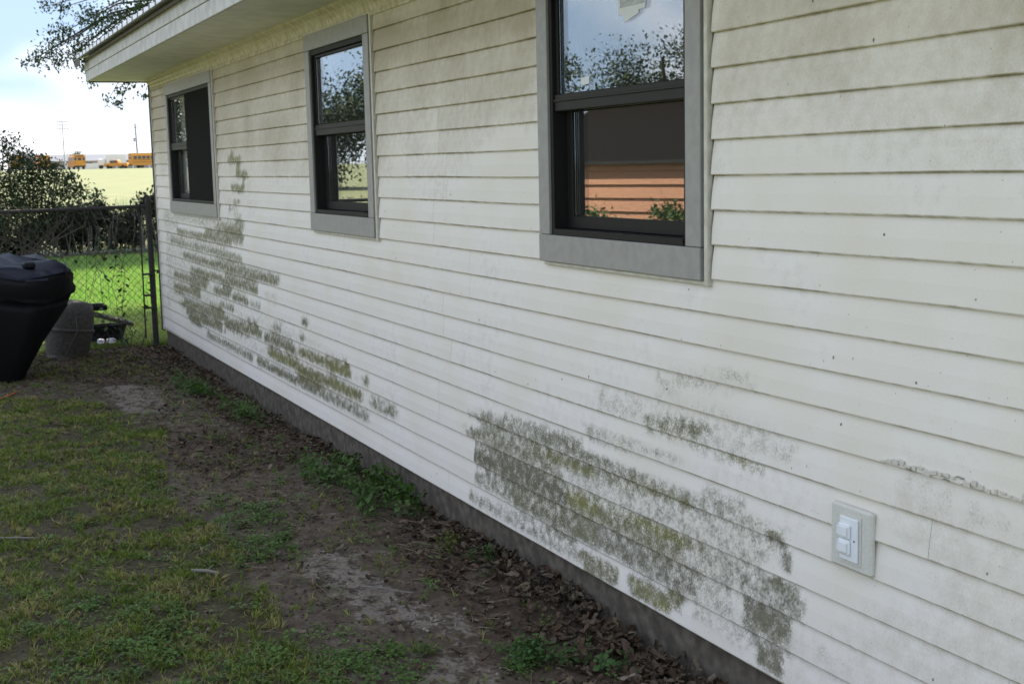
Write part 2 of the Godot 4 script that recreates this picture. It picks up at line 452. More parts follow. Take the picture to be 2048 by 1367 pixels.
	mat.albedo_texture = ImageTexture.create_from_image(im)
	mat.texture_repeat = false
	mat.set_meta("span", [z0, z1, y0, y1])
	return mat

# Soil, sand and thatch of the yard
func yard_material(x0: float, x1: float, z0: float, z1: float, w: int, h: int) -> StandardMaterial3D:
	var mask := Image.create_empty(w / 4, h / 4, false, Image.FORMAT_RGB8)
	var kinds := [[GROUND_SAND, Color(1, 0, 0)], [GROUND_GRASS, Color(0, 1, 0)], [GROUND_LITTER, Color(0, 0, 1)]]
	for j in h / 4:
		for i in w / 4:
			var at := Vector2(x0 + (i + 0.5) / (w / 4) * (x1 - x0), z0 + (j + 0.5) / (h / 4) * (z1 - z0))
			var c := Color.BLACK
			if at.x < -1.0 and at.y > -3.9 or at.x < -1.75: c.g = 1.0
			mask.set_pixel(i, j, c)
	for kind in kinds:
		for flat in kind[0]:
			var poly := outline(flat)
			for j in h / 4:
				for i in w / 4:
					var at := Vector2(x0 + (i + 0.5) / (w / 4) * (x1 - x0), z0 + (j + 0.5) / (h / 4) * (z1 - z0))
					if Geometry2D.is_point_in_polygon(at, poly):
						mask.set_pixel(i, j, mask.get_pixel(i, j) + kind[1])
	mask.resize(w / 24, h / 24, Image.INTERPOLATE_BILINEAR)
	mask.resize(w, h, Image.INTERPOLATE_CUBIC)
	var mk := mask.get_data()
	var big := field_of(31, 0.012, w, h, 4)
	var mid := field_of(32, 0.045, w, h, 4)
	var fine := field_of(33, 0.2, w, h, 2)
	var out := PackedByteArray()
	out.resize(w * h * 3)
	for at in w * h:
		var a := big[at] / 255.0
		var b := mid[at] / 255.0
		var c := fine[at] / 255.0
		var col := Color(0.066, 0.049, 0.036).lerp(Color(0.135, 0.105, 0.08), clampf(b * 1.2 - 0.2, 0.0, 1.0))
		var s := clampf((mk[at * 3] / 255.0 + (a - 0.5) * 1.3 + (b - 0.5) * 1.9 + (c - 0.5) * 0.8 - 0.5) * 1.8, 0.0, 1.0)
		col = col.lerp(Color(0.20, 0.168, 0.142), s * 0.85)
		var gch := mk[at * 3 + 1] / 255.0
		if gch > 0.05:
			col = col.lerp(Color(0.052, 0.046, 0.022), clampf((gch + (a - 0.5) * 1.4 - 0.35) * 2.0, 0.0, 0.85))
		col = col.lerp(Color(0.07, 0.047, 0.034), mk[at * 3 + 2] / 255.0 * 0.6)
		col = (col * (0.62 + 0.76 * c)).linear_to_srgb()
		out[at * 3] = clampi(int(col.r * 255), 0, 255)
		out[at * 3 + 1] = clampi(int(col.g * 255), 0, 255)
		out[at * 3 + 2] = clampi(int(col.b * 255), 0, 255)
	var mat := plain("yard_soil", Color.WHITE, 0.95, 0.0, 0.3)
	mat.albedo_texture = ImageTexture.create_from_image(Image.create_from_data(w, h, false, Image.FORMAT_RGB8, out))
	mat.texture_repeat = false
	var rel := NoiseTexture2D.new()
	return mat

func sky_panorama() -> ImageTexture:
	var w := 1024; var h := 512
	var im := Image.create_empty(w, h, false, Image.FORMAT_RGBF)
	var n := FastNoiseLite.new()
	n.seed = 346; n.frequency = 1.5; n.fractal_octaves = 6; n.fractal_gain = 0.52
	for j in h:
		var el := (0.5 - (j + 0.5) / h) * PI
		var sy := sin(el)
		for i in w:
			var az := ((i + 0.5) / w - 0.5) * TAU
			var d := Vector3(sin(az) * cos(el), sy, cos(az) * cos(el))
			var up := maxf(sy, 0.0)
			var c := Color(0.27, 0.345, 0.415).lerp(Color(0.14, 0.225, 0.40), pow(clampf(up * 1.15, 0, 1), 0.55))
			var q := Vector3(d.x, d.y * 2.4 + 3.0, d.z)
			var m := clampf((n.get_noise_3dv(q * 1.1) + 0.22) * 3.0, 0.0, 1.0)
			m *= clampf(1.25 - up * 0.7, 0.0, 1.0)
			var thick := clampf((n.get_noise_3dv(q * 1.1 + Vector3(0, 0.12, 0)) + 0.1) * 2.5, 0.0, 1.0)
			c = c.lerp(Color(0.65, 0.65, 0.66).lerp(Color(0.49, 0.495, 0.51), thick), m * 0.85)
			if sy < 0.0:
				c = Color(0.12, 0.13, 0.09)
			im.set_pixel(i, j, c)
	return ImageTexture.create_from_image(im)

# ---------------------------------------------------------------- the scene
func _ready() -> void:
	rng.seed = 77
	noise.seed = 5
	noise.frequency = 1.0
	noise.fractal_octaves = 3
	# camera
	var cam := Camera3D.new()
	cam.name = "camera"
	var lens := CameraAttributesPhysical.new()
	lens.frustum_focal_length = 12.0 / (683.5 / 2600.0)
	lens.frustum_focus_distance = 5.0
	lens.frustum_far = 1500.0
	lens.exposure_aperture = 9.0
	cam.attributes = lens
	add_child(cam)
	cam.fov = rad_to_deg(2.0 * atan(683.5 / 2600.0))
	cam.far = 1500.0
	cam.near = 0.05
	cam.position = Vector3(-2.139, 1.614, 0.0)
	cam.basis = Basis.from_euler(Vector3(-0.13559, -0.43294, -0.02209), EULER_ORDER_YXZ)
	cam.current = true
	# sky and exposure
	var env := Environment.new()
	env.background_mode = Environment.BG_SKY
	var pano := PanoramaSkyMaterial.new()
	pano.panorama = sky_panorama()
	env.sky = Sky.new()
	env.sky.sky_material = pano
	env.tonemap_mode = Environment.TONE_MAPPER_LINEAR
	env.tonemap_exposure = 2.9
	env.sdfgi_enabled = true
	env.ssao_enabled = true
	env.ssil_enabled = true
	var we := WorldEnvironment.new()
	we.name = "surroundings"
	we.environment = env
	add_child(we)
	# sun: behind the house, ahead and to the right
	var sun := DirectionalLight3D.new()
	sun.name = "sun"
	var az := deg_to_rad(50.0)
	var alt := deg_to_rad(45.0)
	var to_sun := Vector3(sin(az) * cos(alt), sin(alt), -cos(az) * cos(alt))
	sun.light_energy = 1.5
	sun.light_color = Color(1.0, 0.95, 0.86)
	sun.light_angular_distance = 0.53
	sun.shadow_enabled = true
	add_child(sun)
	sun.look_at_from_position(to_sun * 50.0, Vector3.ZERO, Vector3.UP)

	make_materials()
	print("materials ", Time.get_ticks_msec())
	make_ground()
	make_house()
	print("house ", Time.get_ticks_msec())
	make_fence()
	make_junk()
	make_far_field()
	make_greenery()
	print("greenery ", Time.get_ticks_msec())
	make_reflected_yard()
	make_ground_cover()
	print("all ", Time.get_ticks_msec())

func make_materials() -> void:
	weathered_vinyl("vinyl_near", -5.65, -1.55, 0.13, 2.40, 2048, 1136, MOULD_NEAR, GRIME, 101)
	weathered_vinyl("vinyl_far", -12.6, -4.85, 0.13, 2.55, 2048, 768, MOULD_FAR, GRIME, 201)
	plain("vinyl_plain", Color(0.70, 0.68, 0.62), 0.5)
	mottled("vinyl_trim", Color(0.52, 0.48, 0.40), Color(0.66, 0.63, 0.55), 1.3, 0.02, 0.55, 0.0, 4)
	mottled("frieze_vinyl", Color(0.42, 0.355, 0.24), Color(0.68, 0.64, 0.55), 1.4, 0.02, 0.6, 0.0, 7)
	mottled("soffit_vinyl", Color(0.62, 0.60, 0.54), Color(0.74, 0.72, 0.67), 0.8, 0.012, 0.6, 0.0, 6)
	mottled("fascia_metal", Color(0.40, 0.39, 0.37), Color(0.56, 0.55, 0.54), 0.9, 0.015, 0.5, 0.0, 8)
	plain("roof_metal", Color(0.66, 0.67, 0.68), 0.38, 0.35)
	mottled("trim_paint", Color(0.30, 0.285, 0.275), Color(0.345, 0.33, 0.315), 1.5, 0.02, 0.45, 0.05, 9)
	plain("bronze_frame", Color(0.012, 0.0115, 0.011), 0.55, 0.0, 0.35)
	plain("bronze_light", Color(0.016, 0.015, 0.014), 0.5, 0.0, 0.35)
	var gl := plain("glass", Color(0.96, 0.98, 0.98), 0.0)
	gl.refraction_enabled = true
	gl.refraction_scale = 0.09
	gl.albedo_color.a = 0.01
	var gt := plain("glass_thin", Color.WHITE, 0.0)
	gt.transparency = BaseMaterial3D.TRANSPARENCY_ALPHA
	gt.albedo_color = Color(0.9, 0.95, 0.95, 0.01)
	plain("blind", Color(0.78, 0.77, 0.70), 0.9)
	plain("dark_board", Color(0.010, 0.010, 0.010), 0.9, 0.0, 0.2)
	mottled("concrete", Color(0.06, 0.049, 0.037), Color(0.13, 0.11, 0.086), 1.1, 0.02, 0.95, 0.4, 11)
	plain("interior", Color(0.06, 0.055, 0.05), 0.9)
	plain("sticker", Color(0.75, 0.76, 0.78), 0.6)
	plain("sticker_ink", Color(0.25, 0.27, 0.33), 0.7)
	mottled("block_vinyl", Color(0.60, 0.58, 0.53), Color(0.68, 0.66, 0.61), 6.0, 0.03, 0.5, 0.0, 13)
	plain("plate_white", Color(0.80, 0.82, 0.85), 0.35)
	mottled("steel", Color(0.022, 0.020, 0.018), Color(0.055, 0.05, 0.046), 3.0, 0.03, 0.9, 0.0, 14)
	plain("wire", Color(0.03, 0.03, 0.028), 0.6, 0.2)
	plain("black_plastic", Color(0.006, 0.006, 0.007), 0.6, 0.0, 0.3)
	plain("navy_plastic", Color(0.008, 0.009, 0.018), 0.5, 0.0, 0.4)
	mottled("grey_plastic", Color(0.045, 0.042, 0.038), Color(0.10, 0.094, 0.085), 3.0, 0.02, 0.7, 0.0, 15)
	mottled("old_wood", Color(0.06, 0.052, 0.042), Color(0.15, 0.13, 0.11), 2.0, 0.02, 0.9, 0.2, 16, Vector3(0.4, 3, 3))
	plain("white_scrap", Color(0.72, 0.72, 0.76), 0.5)
	plain("bark", Color(0.07, 0.058, 0.045), 0.95)
	plain("pale_stick", Color(0.17, 0.155, 0.13), 0.9)
	plain("orange_stick", Color(0.36, 0.10, 0.035), 0.8)
	tinted("caulk", 0.7).albedo_color = Color(0.62, 0.58, 0.51).linear_to_srgb()
	tinted("leaf", 0.6, Color(0.32, 0.40, 0.16))
	tinted("far_leaf", 0.8, Color(0.2, 0.25, 0.1))
	tinted("blade", 0.6, Color(0.62, 0.80, 0.28))
	tinted("dry_leaf", 0.85)
	tinted("dry_leaf_one", 0.85)
	mottled("lawn", Color(0.085, 0.115, 0.04), Color(0.17, 0.175, 0.08), 0.35, 0.03, 0.95, 0.0, 21)
	mottled("meadow", Color(0.115, 0.155, 0.065), Color(0.22, 0.21, 0.11), 0.03, 0.02, 0.95, 0.0, 22, Vector3(1, 1, 2.5))
	plain("bus_yellow", Color(0.62, 0.27, 0.035), 0.4)
	plain("bus_white", Color(0.75, 0.75, 0.74), 0.4)
	plain("bus_black", Color(0.02, 0.02, 0.02), 0.4)
	plain("bus_glass", Color(0.05, 0.06, 0.07), 0.1)
	plain("tail_red", Color(0.4, 0.02, 0.02), 0.4)
	plain("school_wall", Color(0.42, 0.42, 0.41), 0.8)
	plain("school_roof", Color(0.13, 0.145, 0.18), 0.6)
	plain("school_white", Color(0.7, 0.7, 0.7), 0.7)
	plain("pole_wood", Color(0.16, 0.15, 0.14), 0.9)
	plain("mast_steel", Color(0.35, 0.37, 0.39), 0.6)
	mottled("orange_paint", Color(0.36, 0.175, 0.10), Color(0.48, 0.25, 0.155), 1.2, 0.02, 0.7, 0.0, 25)
	mottled("shingle", Color(0.008, 0.007, 0.007), Color(0.022, 0.019, 0.018), 1.5, 0.04, 1.0, 0.0, 26).metallic_specular = 0.1
	yard_material(-3.0, 0.1, -12.95, -2.2, 672, 2040)

# ---------------------------------------------------------------- ground
func yard_height(x: float, z: float) -> float:
	var a := noise.get_noise_2d(x * 1.1, z * 0.9) * 0.030 + noise.get_noise_2d(x * 6.0 + 50.0, z * 6.0) * 0.010
	return a + 0.012 - 0.03 * clampf(1.0 + x / 0.35, 0.0, 1.0)

func make_ground() -> void:
	var lawn := Shape.new()
	for i in 8:
		var za := lerpf(25.0, -31.0, i / 8.0)
		var zb := lerpf(25.0, -31.0, (i + 1) / 8.0)
		lawn.quad(Vector3(-160, -0.05, za), Vector3(-160, -0.05, zb), Vector3(160, -0.05, zb), Vector3(160, -0.05, za))
	meta(part("lawn_ground", lawn.done(), M.lawn, self), "mown green lawn around the house", "lawn", "", "structure")
	var field := Shape.new()
	var zs := [-31.0, -60.0, -120.0, -200.0, -275.0, -420.0, -1200.0]
	var ys := [-0.05, 0.28, 0.93, 1.8, 2.55, 2.55, 2.55]
	for i in zs.size() - 1:
		field.quad(Vector3(-700, ys[i], zs[i]), Vector3(-700, ys[i + 1], zs[i + 1]), Vector3(700, ys[i + 1], zs[i + 1]), Vector3(700, ys[i], zs[i]))
	meta(part("meadow_ground", field.done(), M.meadow, self), "pale sunlit meadow rising towards the school", "meadow", "", "structure")
	var yard := Shape.new()
	var nx := 62
	var nz := 228
	var x0 := -3.0; var x1 := 0.1; var z0 := -12.95; var z1 := -2.2
	for j in nz:
		for i in nx:
			var p: Array[Vector3] = []
			var q: Array[Vector2] = []
			for k in [[0, 0], [0, 1], [1, 1], [1, 0]]:
				var fx := float(i + k[0]) / nx
				var fz := float(j + k[1]) / nz
				var x := lerpf(x0, x1, fx)
				var z := lerpf(z0, z1, fz)
				var y := yard_height(x, z)
				var edge := minf(minf(fx * 10.0, fz * 12.0), (1.0 - fz) * 12.0)
				y = lerpf(-0.06, y, clampf(edge, 0.0, 1.0))
				p.append(Vector3(x, y, z))
				q.append(Vector2(fx, fz))
			yard.quad_uv(p[0], p[1], p[2], p[3], q[0], q[1], q[2], q[3])
	meta(part("yard_ground", yard.done(true), M.yard_soil, self), "bare brown soil with sandy patches beside the house", "ground", "", "structure")

# ---------------------------------------------------------------- house
func sag(z: float) -> float:
	var t := [[-12.6, 0.017], [-10.0, 0.001], [-6.3, -0.004], [-4.6, -0.007], [-3.2, -0.0015], [-2.2, 0.004], [2.0, 0.005]]
	for i in t.size() - 1:
		if z <= t[i + 1][0]:
			return lerpf(t[i][1], t[i + 1][1], clampf((z - t[i][0]) / (t[i + 1][0] - t[i][0]), 0.0, 1.0))
	return 0.005

func course(z0: float, z1: float, line: int, mat: StandardMaterial3D, parent: Node, proud := 0.0, top := 0.105) -> void:
	var s := Shape.new()
	var n := maxi(1, int(ceil((z1 - z0) / 0.35)))
	var y := WALL_LOW + (18 - line) * LIP
	var span: Array = mat.get_meta("span", [0.0, 1.0, 0.0, 1.0])
	var prof := [Vector2(0.0125, 0.007), Vector2(0.0015, 0.0), Vector2(0.0, 0.003), Vector2(0.0035, top * 0.45), Vector2(0.0118, top)]
	var rows := []
	for i in n + 1:
		var z := lerpf(z0, z1, float(i) / n)
		var wob := noise.get_noise_2d(z * 1.3, line * 3.7) * 0.0022
		var dip := noise.get_noise_2d(z * 0.6 + 40.0, line * 5.1) * 0.0018
		var r: Array[Vector3] = []
		for q in prof:
			r.append(Vector3(q.x - proud + wob * (1.0 - q.y / top), y + q.y + sag(z) + dip * (1.0 - q.y / top), z))
		rows.append(r)
	for i in n:
		for k in prof.size() - 1:
			var a: Vector3 = rows[i][k]; var b: Vector3 = rows[i + 1][k]; var c: Vector3 = rows[i + 1][k + 1]; var d: Vector3 = rows[i][k + 1]
			var u0: float = (a.z - span[0]) / (span[1] - span[0])
			var u1: float = (b.z - span[0]) / (span[1] - span[0])
			var v0: float = (span[3] - (y + prof[k].y)) / (span[3] - span[2])
			var v1: float = (span[3] - (y + prof[k + 1].y)) / (span[3] - span[2])
			s.quad_uv(a, b, c, d, Vector2(u0, v0), Vector2(u1, v0), Vector2(u1, v1), Vector2(u0, v1))
	part("siding_course", s.done(), mat, parent)

const WINDOWS := [[-11.72, -9.84, 1.265, 2.36], [-7.335, -6.215, 1.265, 2.36], [-4.335, -3.255, 1.26, 2.36]]

func make_house() -> void:
	var house := thing("house", "low house clad in off-white vinyl siding stained with algae", "house")
	# foundation
	var f := part("foundation", one_slab(0.025, 8.4, -0.4, WALL_LOW + 0.02, HOUSE_FAR + 0.03, HOUSE_NEAR - 0.03), M.concrete, house)
	meta(f, "bare dirty concrete foundation under the siding")
	# sheathing behind the siding, with the window openings left free
	var core := Shape.new()
	var cuts := [HOUSE_FAR + 0.02]
	for w in WINDOWS:
		cuts.append(w[0] + 0.05); cuts.append(w[1] - 0.05)
	cuts.append(HOUSE_NEAR - 0.02)
	for i in range(0, cuts.size(), 2):
		core.slab(0.0145, 0.13, WALL_LOW + 0.005, SOFFIT_Y + 0.1, cuts[i], cuts[i + 1])
	for w in WINDOWS:
		core.slab(0.0145, 0.13, WALL_LOW + 0.005, w[2] + 0.05, w[0] + 0.05, w[1] - 0.05)
		core.slab(0.0145, 0.13, w[3] - 0.05, SOFFIT_Y + 0.1, w[0] + 0.05, w[1] - 0.05)
	part("wall_sheathing", core.done(), M.interior, house)
	# rooms: closed and unlit
	var room := Shape.new()
	room.slab(8.25, 8.38, WALL_LOW, 2.56, HOUSE_FAR + 0.04, HOUSE_NEAR - 0.04)
	room.slab(0.13, 8.25, WALL_LOW, 2.56, HOUSE_FAR + 0.03, HOUSE_FAR + 0.15)
	room.slab(0.13, 8.25, WALL_LOW, 2.56, HOUSE_NEAR - 0.15, HOUSE_NEAR - 0.03)
	room.slab(0.131, 8.25, 2.44, 2.555, HOUSE_FAR + 0.15, HOUSE_NEAR - 0.15)
	for z in [-8.6, -5.0, -2.4]:
		room.slab(0.131, 5.0, WALL_LOW + 0.03, 2.44, z - 0.06, z + 0.06)
	part("room_wall", room.done(), M.interior, house)
	for z in [HOUSE_FAR + 0.02, HOUSE_NEAR - 0.10]:
		var gable := Shape.new()
		gable.loft([[Vector3(0.0, 2.55, z), Vector3(8.4, 2.55, z), Vector3(4.2, 4.05, z)], [Vector3(0.0, 2.55, z + 0.08), Vector3(8.4, 2.55, z + 0.08), Vector3(4.2, 4.05, z + 0.08)]])
		part("gable_wall", gable.done(), M.vinyl_plain, house)
	part("end_wall", one_slab(-0.004, 8.4, WALL_LOW, 2.55, HOUSE_FAR - 0.01, HOUSE_FAR + 0.018), M.vinyl_plain, house)
	# siding
	var wall := holder("siding_wall", house)
	meta(wall, "off-white vinyl clapboards with green and grey algae")
	for line in range(-3, 19):
		var y := WALL_LOW + (18 - line) * LIP
		var pair := int(floor((line + 4) / 2.0))
		var seam: float = [-5.28, -5.45, -5.05, -5.36][posmod(pair, 4)]
		var seam2: float = [-2.30, -1.75, -2.05, -1.68][posmod(pair, 4)] if line > 9 else -1.66
		var free := []
		var at := HOUSE_FAR + 0.03
		for w in WINDOWS:
			if y + LIP > w[2] + 0.03 and y < w[3] + 0.02:
				free.append([at, w[0] + 0.004])
				at = w[1] + 0.036
		free.append([at, HOUSE_NEAR])
		for run in free:
			var bits := [run[0]]
			for cut in [seam, -1.60]:
				if cut > run[0] + 0.01 and cut < run[1] - 0.01: bits.append(cut)
			bits.append(run[1])
			for i in bits.size() - 1:
				var mid: float = (bits[i] + bits[i + 1]) / 2
				var mat: StandardMaterial3D = M.vinyl_plain if mid > -1.6 else M.vinyl_near if mid > seam else M.vinyl_far
				var end: float = bits[i + 1]
				if mid > seam and mid < -1.6 and line >= 13 and seam2 > -2.4 and seam2 < -1.9:
					course(bits[i], seam2, line, mat, wall)
					course(seam2, end, line, mat, wall, -0.0008)
				else:
					course(bits[i], end, line, mat, wall, 0.0 if i % 2 == 0 else -0.0004)
	# starter strip and top trim
	part("starter_strip", one_slab(0.006, 0.024, WALL_LOW - 0.004, WALL_LOW + 0.03, HOUSE_FAR + 0.03, HOUSE_NEAR - 0.02), M.vinyl_trim, house)
	var frieze := Shape.new()
	var fp := [Vector2(0.014, 2.352), Vector2(-0.004, 2.352), Vector2(-0.006, 2.360), Vector2(-0.001, 2.378), Vector2(-0.010, 2.405), Vector2(-0.028, 2.432), Vector2(-0.052, 2.450), Vector2(-0.060, 2.459)]
	for i in 14:
		var za := lerpf(HOUSE_FAR, HOUSE_NEAR, i / 14.0)
		var zb := lerpf(HOUSE_FAR, HOUSE_NEAR, (i + 1) / 14.0)
		for k in fp.size() - 1:
			frieze.quad(Vector3(fp[k].x, fp[k].y + sag(za) * 0.3, za), Vector3(fp[k].x, fp[k].y + sag(zb) * 0.3, zb), Vector3(fp[k + 1].x, fp[k + 1].y, zb), Vector3(fp[k + 1].x, fp[k + 1].y, za))
	part("frieze_trim", frieze.done(true), M.frieze_vinyl, house)
	part("corner_post", one_slab(-0.012, 0.02, WALL_LOW - 0.02, SOFFIT_Y - 0.01, HOUSE_FAR - 0.035, HOUSE_FAR + 0.012, 0.004), M.steel, house)
	part("corner_trim", one_slab(-0.006, 0.016, WALL_LOW - 0.01, 2.36, HOUSE_FAR + 0.0125, HOUSE_FAR + 0.034, 0.002), M.vinyl_trim, house)
	# soffit in panels, fascia, roof
	var zr0 := -12.756
	var soffit := holder("soffit", house)
	var n := 4
	for i in n:
		var za := lerpf(zr0 + 0.02, HOUSE_NEAR, float(i) / n)
		var zb := lerpf(zr0 + 0.02, HOUSE_NEAR, float(i + 1) / n)
		part("soffit_panel", one_slab(EAVE_X + 0.02, 0.02, SOFFIT_Y, SOFFIT_Y + 0.012, za + 0.001, zb - 0.001), M.soffit_vinyl, soffit)
	part("soffit_end_board", one_slab(EAVE_X + 0.01, 0.1, SOFFIT_Y - 0.010, SOFFIT_Y + 0.12, zr0 - 0.004, zr0 + 0.018), M.bronze_light, house)
	var fascia := holder("fascia", house)
	part("fascia_board", one_slab(EAVE_X, EAVE_X + 0.02, SOFFIT_Y - 0.004, SOFFIT_Y + 0.088, zr0, HOUSE_NEAR, 0.003), M.fascia_metal, fascia)
	part("fascia_board", one_slab(EAVE_X - 0.004, EAVE_X + 0.02, SOFFIT_Y + 0.091, SOFFIT_Y + 0.20, zr0 - 0.01, HOUSE_NEAR, 0.003), M.fascia_metal, fascia)
	var roof := holder("roof", house)
	var slope := 0.30
	var eave := Vector2(EAVE_X - 0.085, 2.655)
	var ridge := Vector2(4.2, 2.655 + (4.2 - EAVE_X + 0.085) * slope)
	var pw := 0.9144
	var zc := zr0 - 0.06
	while zc < HOUSE_NEAR:
		for side in 2:
			var s := Shape.new()
			var pts := []
			for r in 4:
				var b0 := zc + r * pw / 4.0
				pts.append_array([[b0, 0.0], [b0 + 0.145, 0.001], [b0 + 0.153, 0.034], [b0 + 0.200, 0.034], [b0 + 0.208, 0.0]])
			pts.append([zc + pw, 0.0])
			var ex := eave.x if side == 0 else 8.4 - eave.x
			for k in pts.size() - 1:
				var a := Vector3(ex, eave.y + pts[k][1], pts[k][0]); var b := Vector3(ex, eave.y + pts[k + 1][1], pts[k + 1][0])
				var c := Vector3(ridge.x, ridge.y + pts[k + 1][1], pts[k + 1][0]); var d := Vector3(ridge.x, ridge.y + pts[k][1], pts[k][0])
				s.quad(a, b, c, d)
			part("roof_panel", s.done(), M.roof_metal, roof)
		zc += pw
	var deck := Shape.new()
	deck.loft([[Vector3(EAVE_X - 0.03, 2.648, zr0), Vector3(EAVE_X - 0.03, 2.625, zr0), Vector3(4.2, 4.03, zr0), Vector3(4.2, 4.07, zr0)], [Vector3(EAVE_X - 0.03, 2.648, HOUSE_NEAR), Vector3(EAVE_X - 0.03, 2.625, HOUSE_NEAR), Vector3(4.2, 4.03, HOUSE_NEAR), Vector3(4.2, 4.07, HOUSE_NEAR)]])
	deck.loft([[Vector3(8.9, 2.648, zr0), Vector3(8.9, 2.625, zr0), Vector3(4.2, 4.03, zr0), Vector3(4.2, 4.07, zr0)], [Vector3(8.9, 2.648, HOUSE_NEAR), Vector3(8.9, 2.625, HOUSE_NEAR), Vector3(4.2, 4.03, HOUSE_NEAR), Vector3(4.2, 4.07, HOUSE_NEAR)]])
	part("roof_deck", deck.done(), M.old_wood, roof)
	part("drip_edge", one_slab(EAVE_X - 0.080, EAVE_X - 0.074, 2.585, 2.652, zr0 - 0.06, zr0 + 0.28), M.bronze_light, roof)
	# windows
	for i in WINDOWS.size():
		make_window(house, WINDOWS[i], i)
	# dried caulk left along one lap
	var caulk := Shape.new()
	for k in 26:
		var z := -2.46 + k * 0.0215
		var y := WALL_LOW + (18 - 11) * LIP + LIP * 0.0 + sag(z) + 0.004
		caulk.box(Vector3(-0.0012, y + rng.randf_range(0.0, 0.012), z), Vector3(0.004, rng.randf_range(0.004, 0.014), rng.randf_range(0.008, 0.024)), Basis(Vector3.RIGHT, rng.randf_range(-0.2, 0.2)), 0.0008)
	caulk.tint = Color(0.42, 0.40, 0.37)
	for k in 7:
		var z := -2.46 + rng.randf() * 0.55
		caulk.box(Vector3(-0.0030, WALL_LOW + 7 * LIP + sag(z) + rng.randf_range(0.004, 0.02), z), Vector3(0.003, rng.randf_range(0.0015, 0.004), rng.randf_range(0.004, 0.022)), Basis(Vector3.RIGHT, rng.randf_range(-0.3, 0.3)))
	meta(part("caulk_strip", caulk.done(), M.caulk, house), "ragged dried caulk along a siding lap")

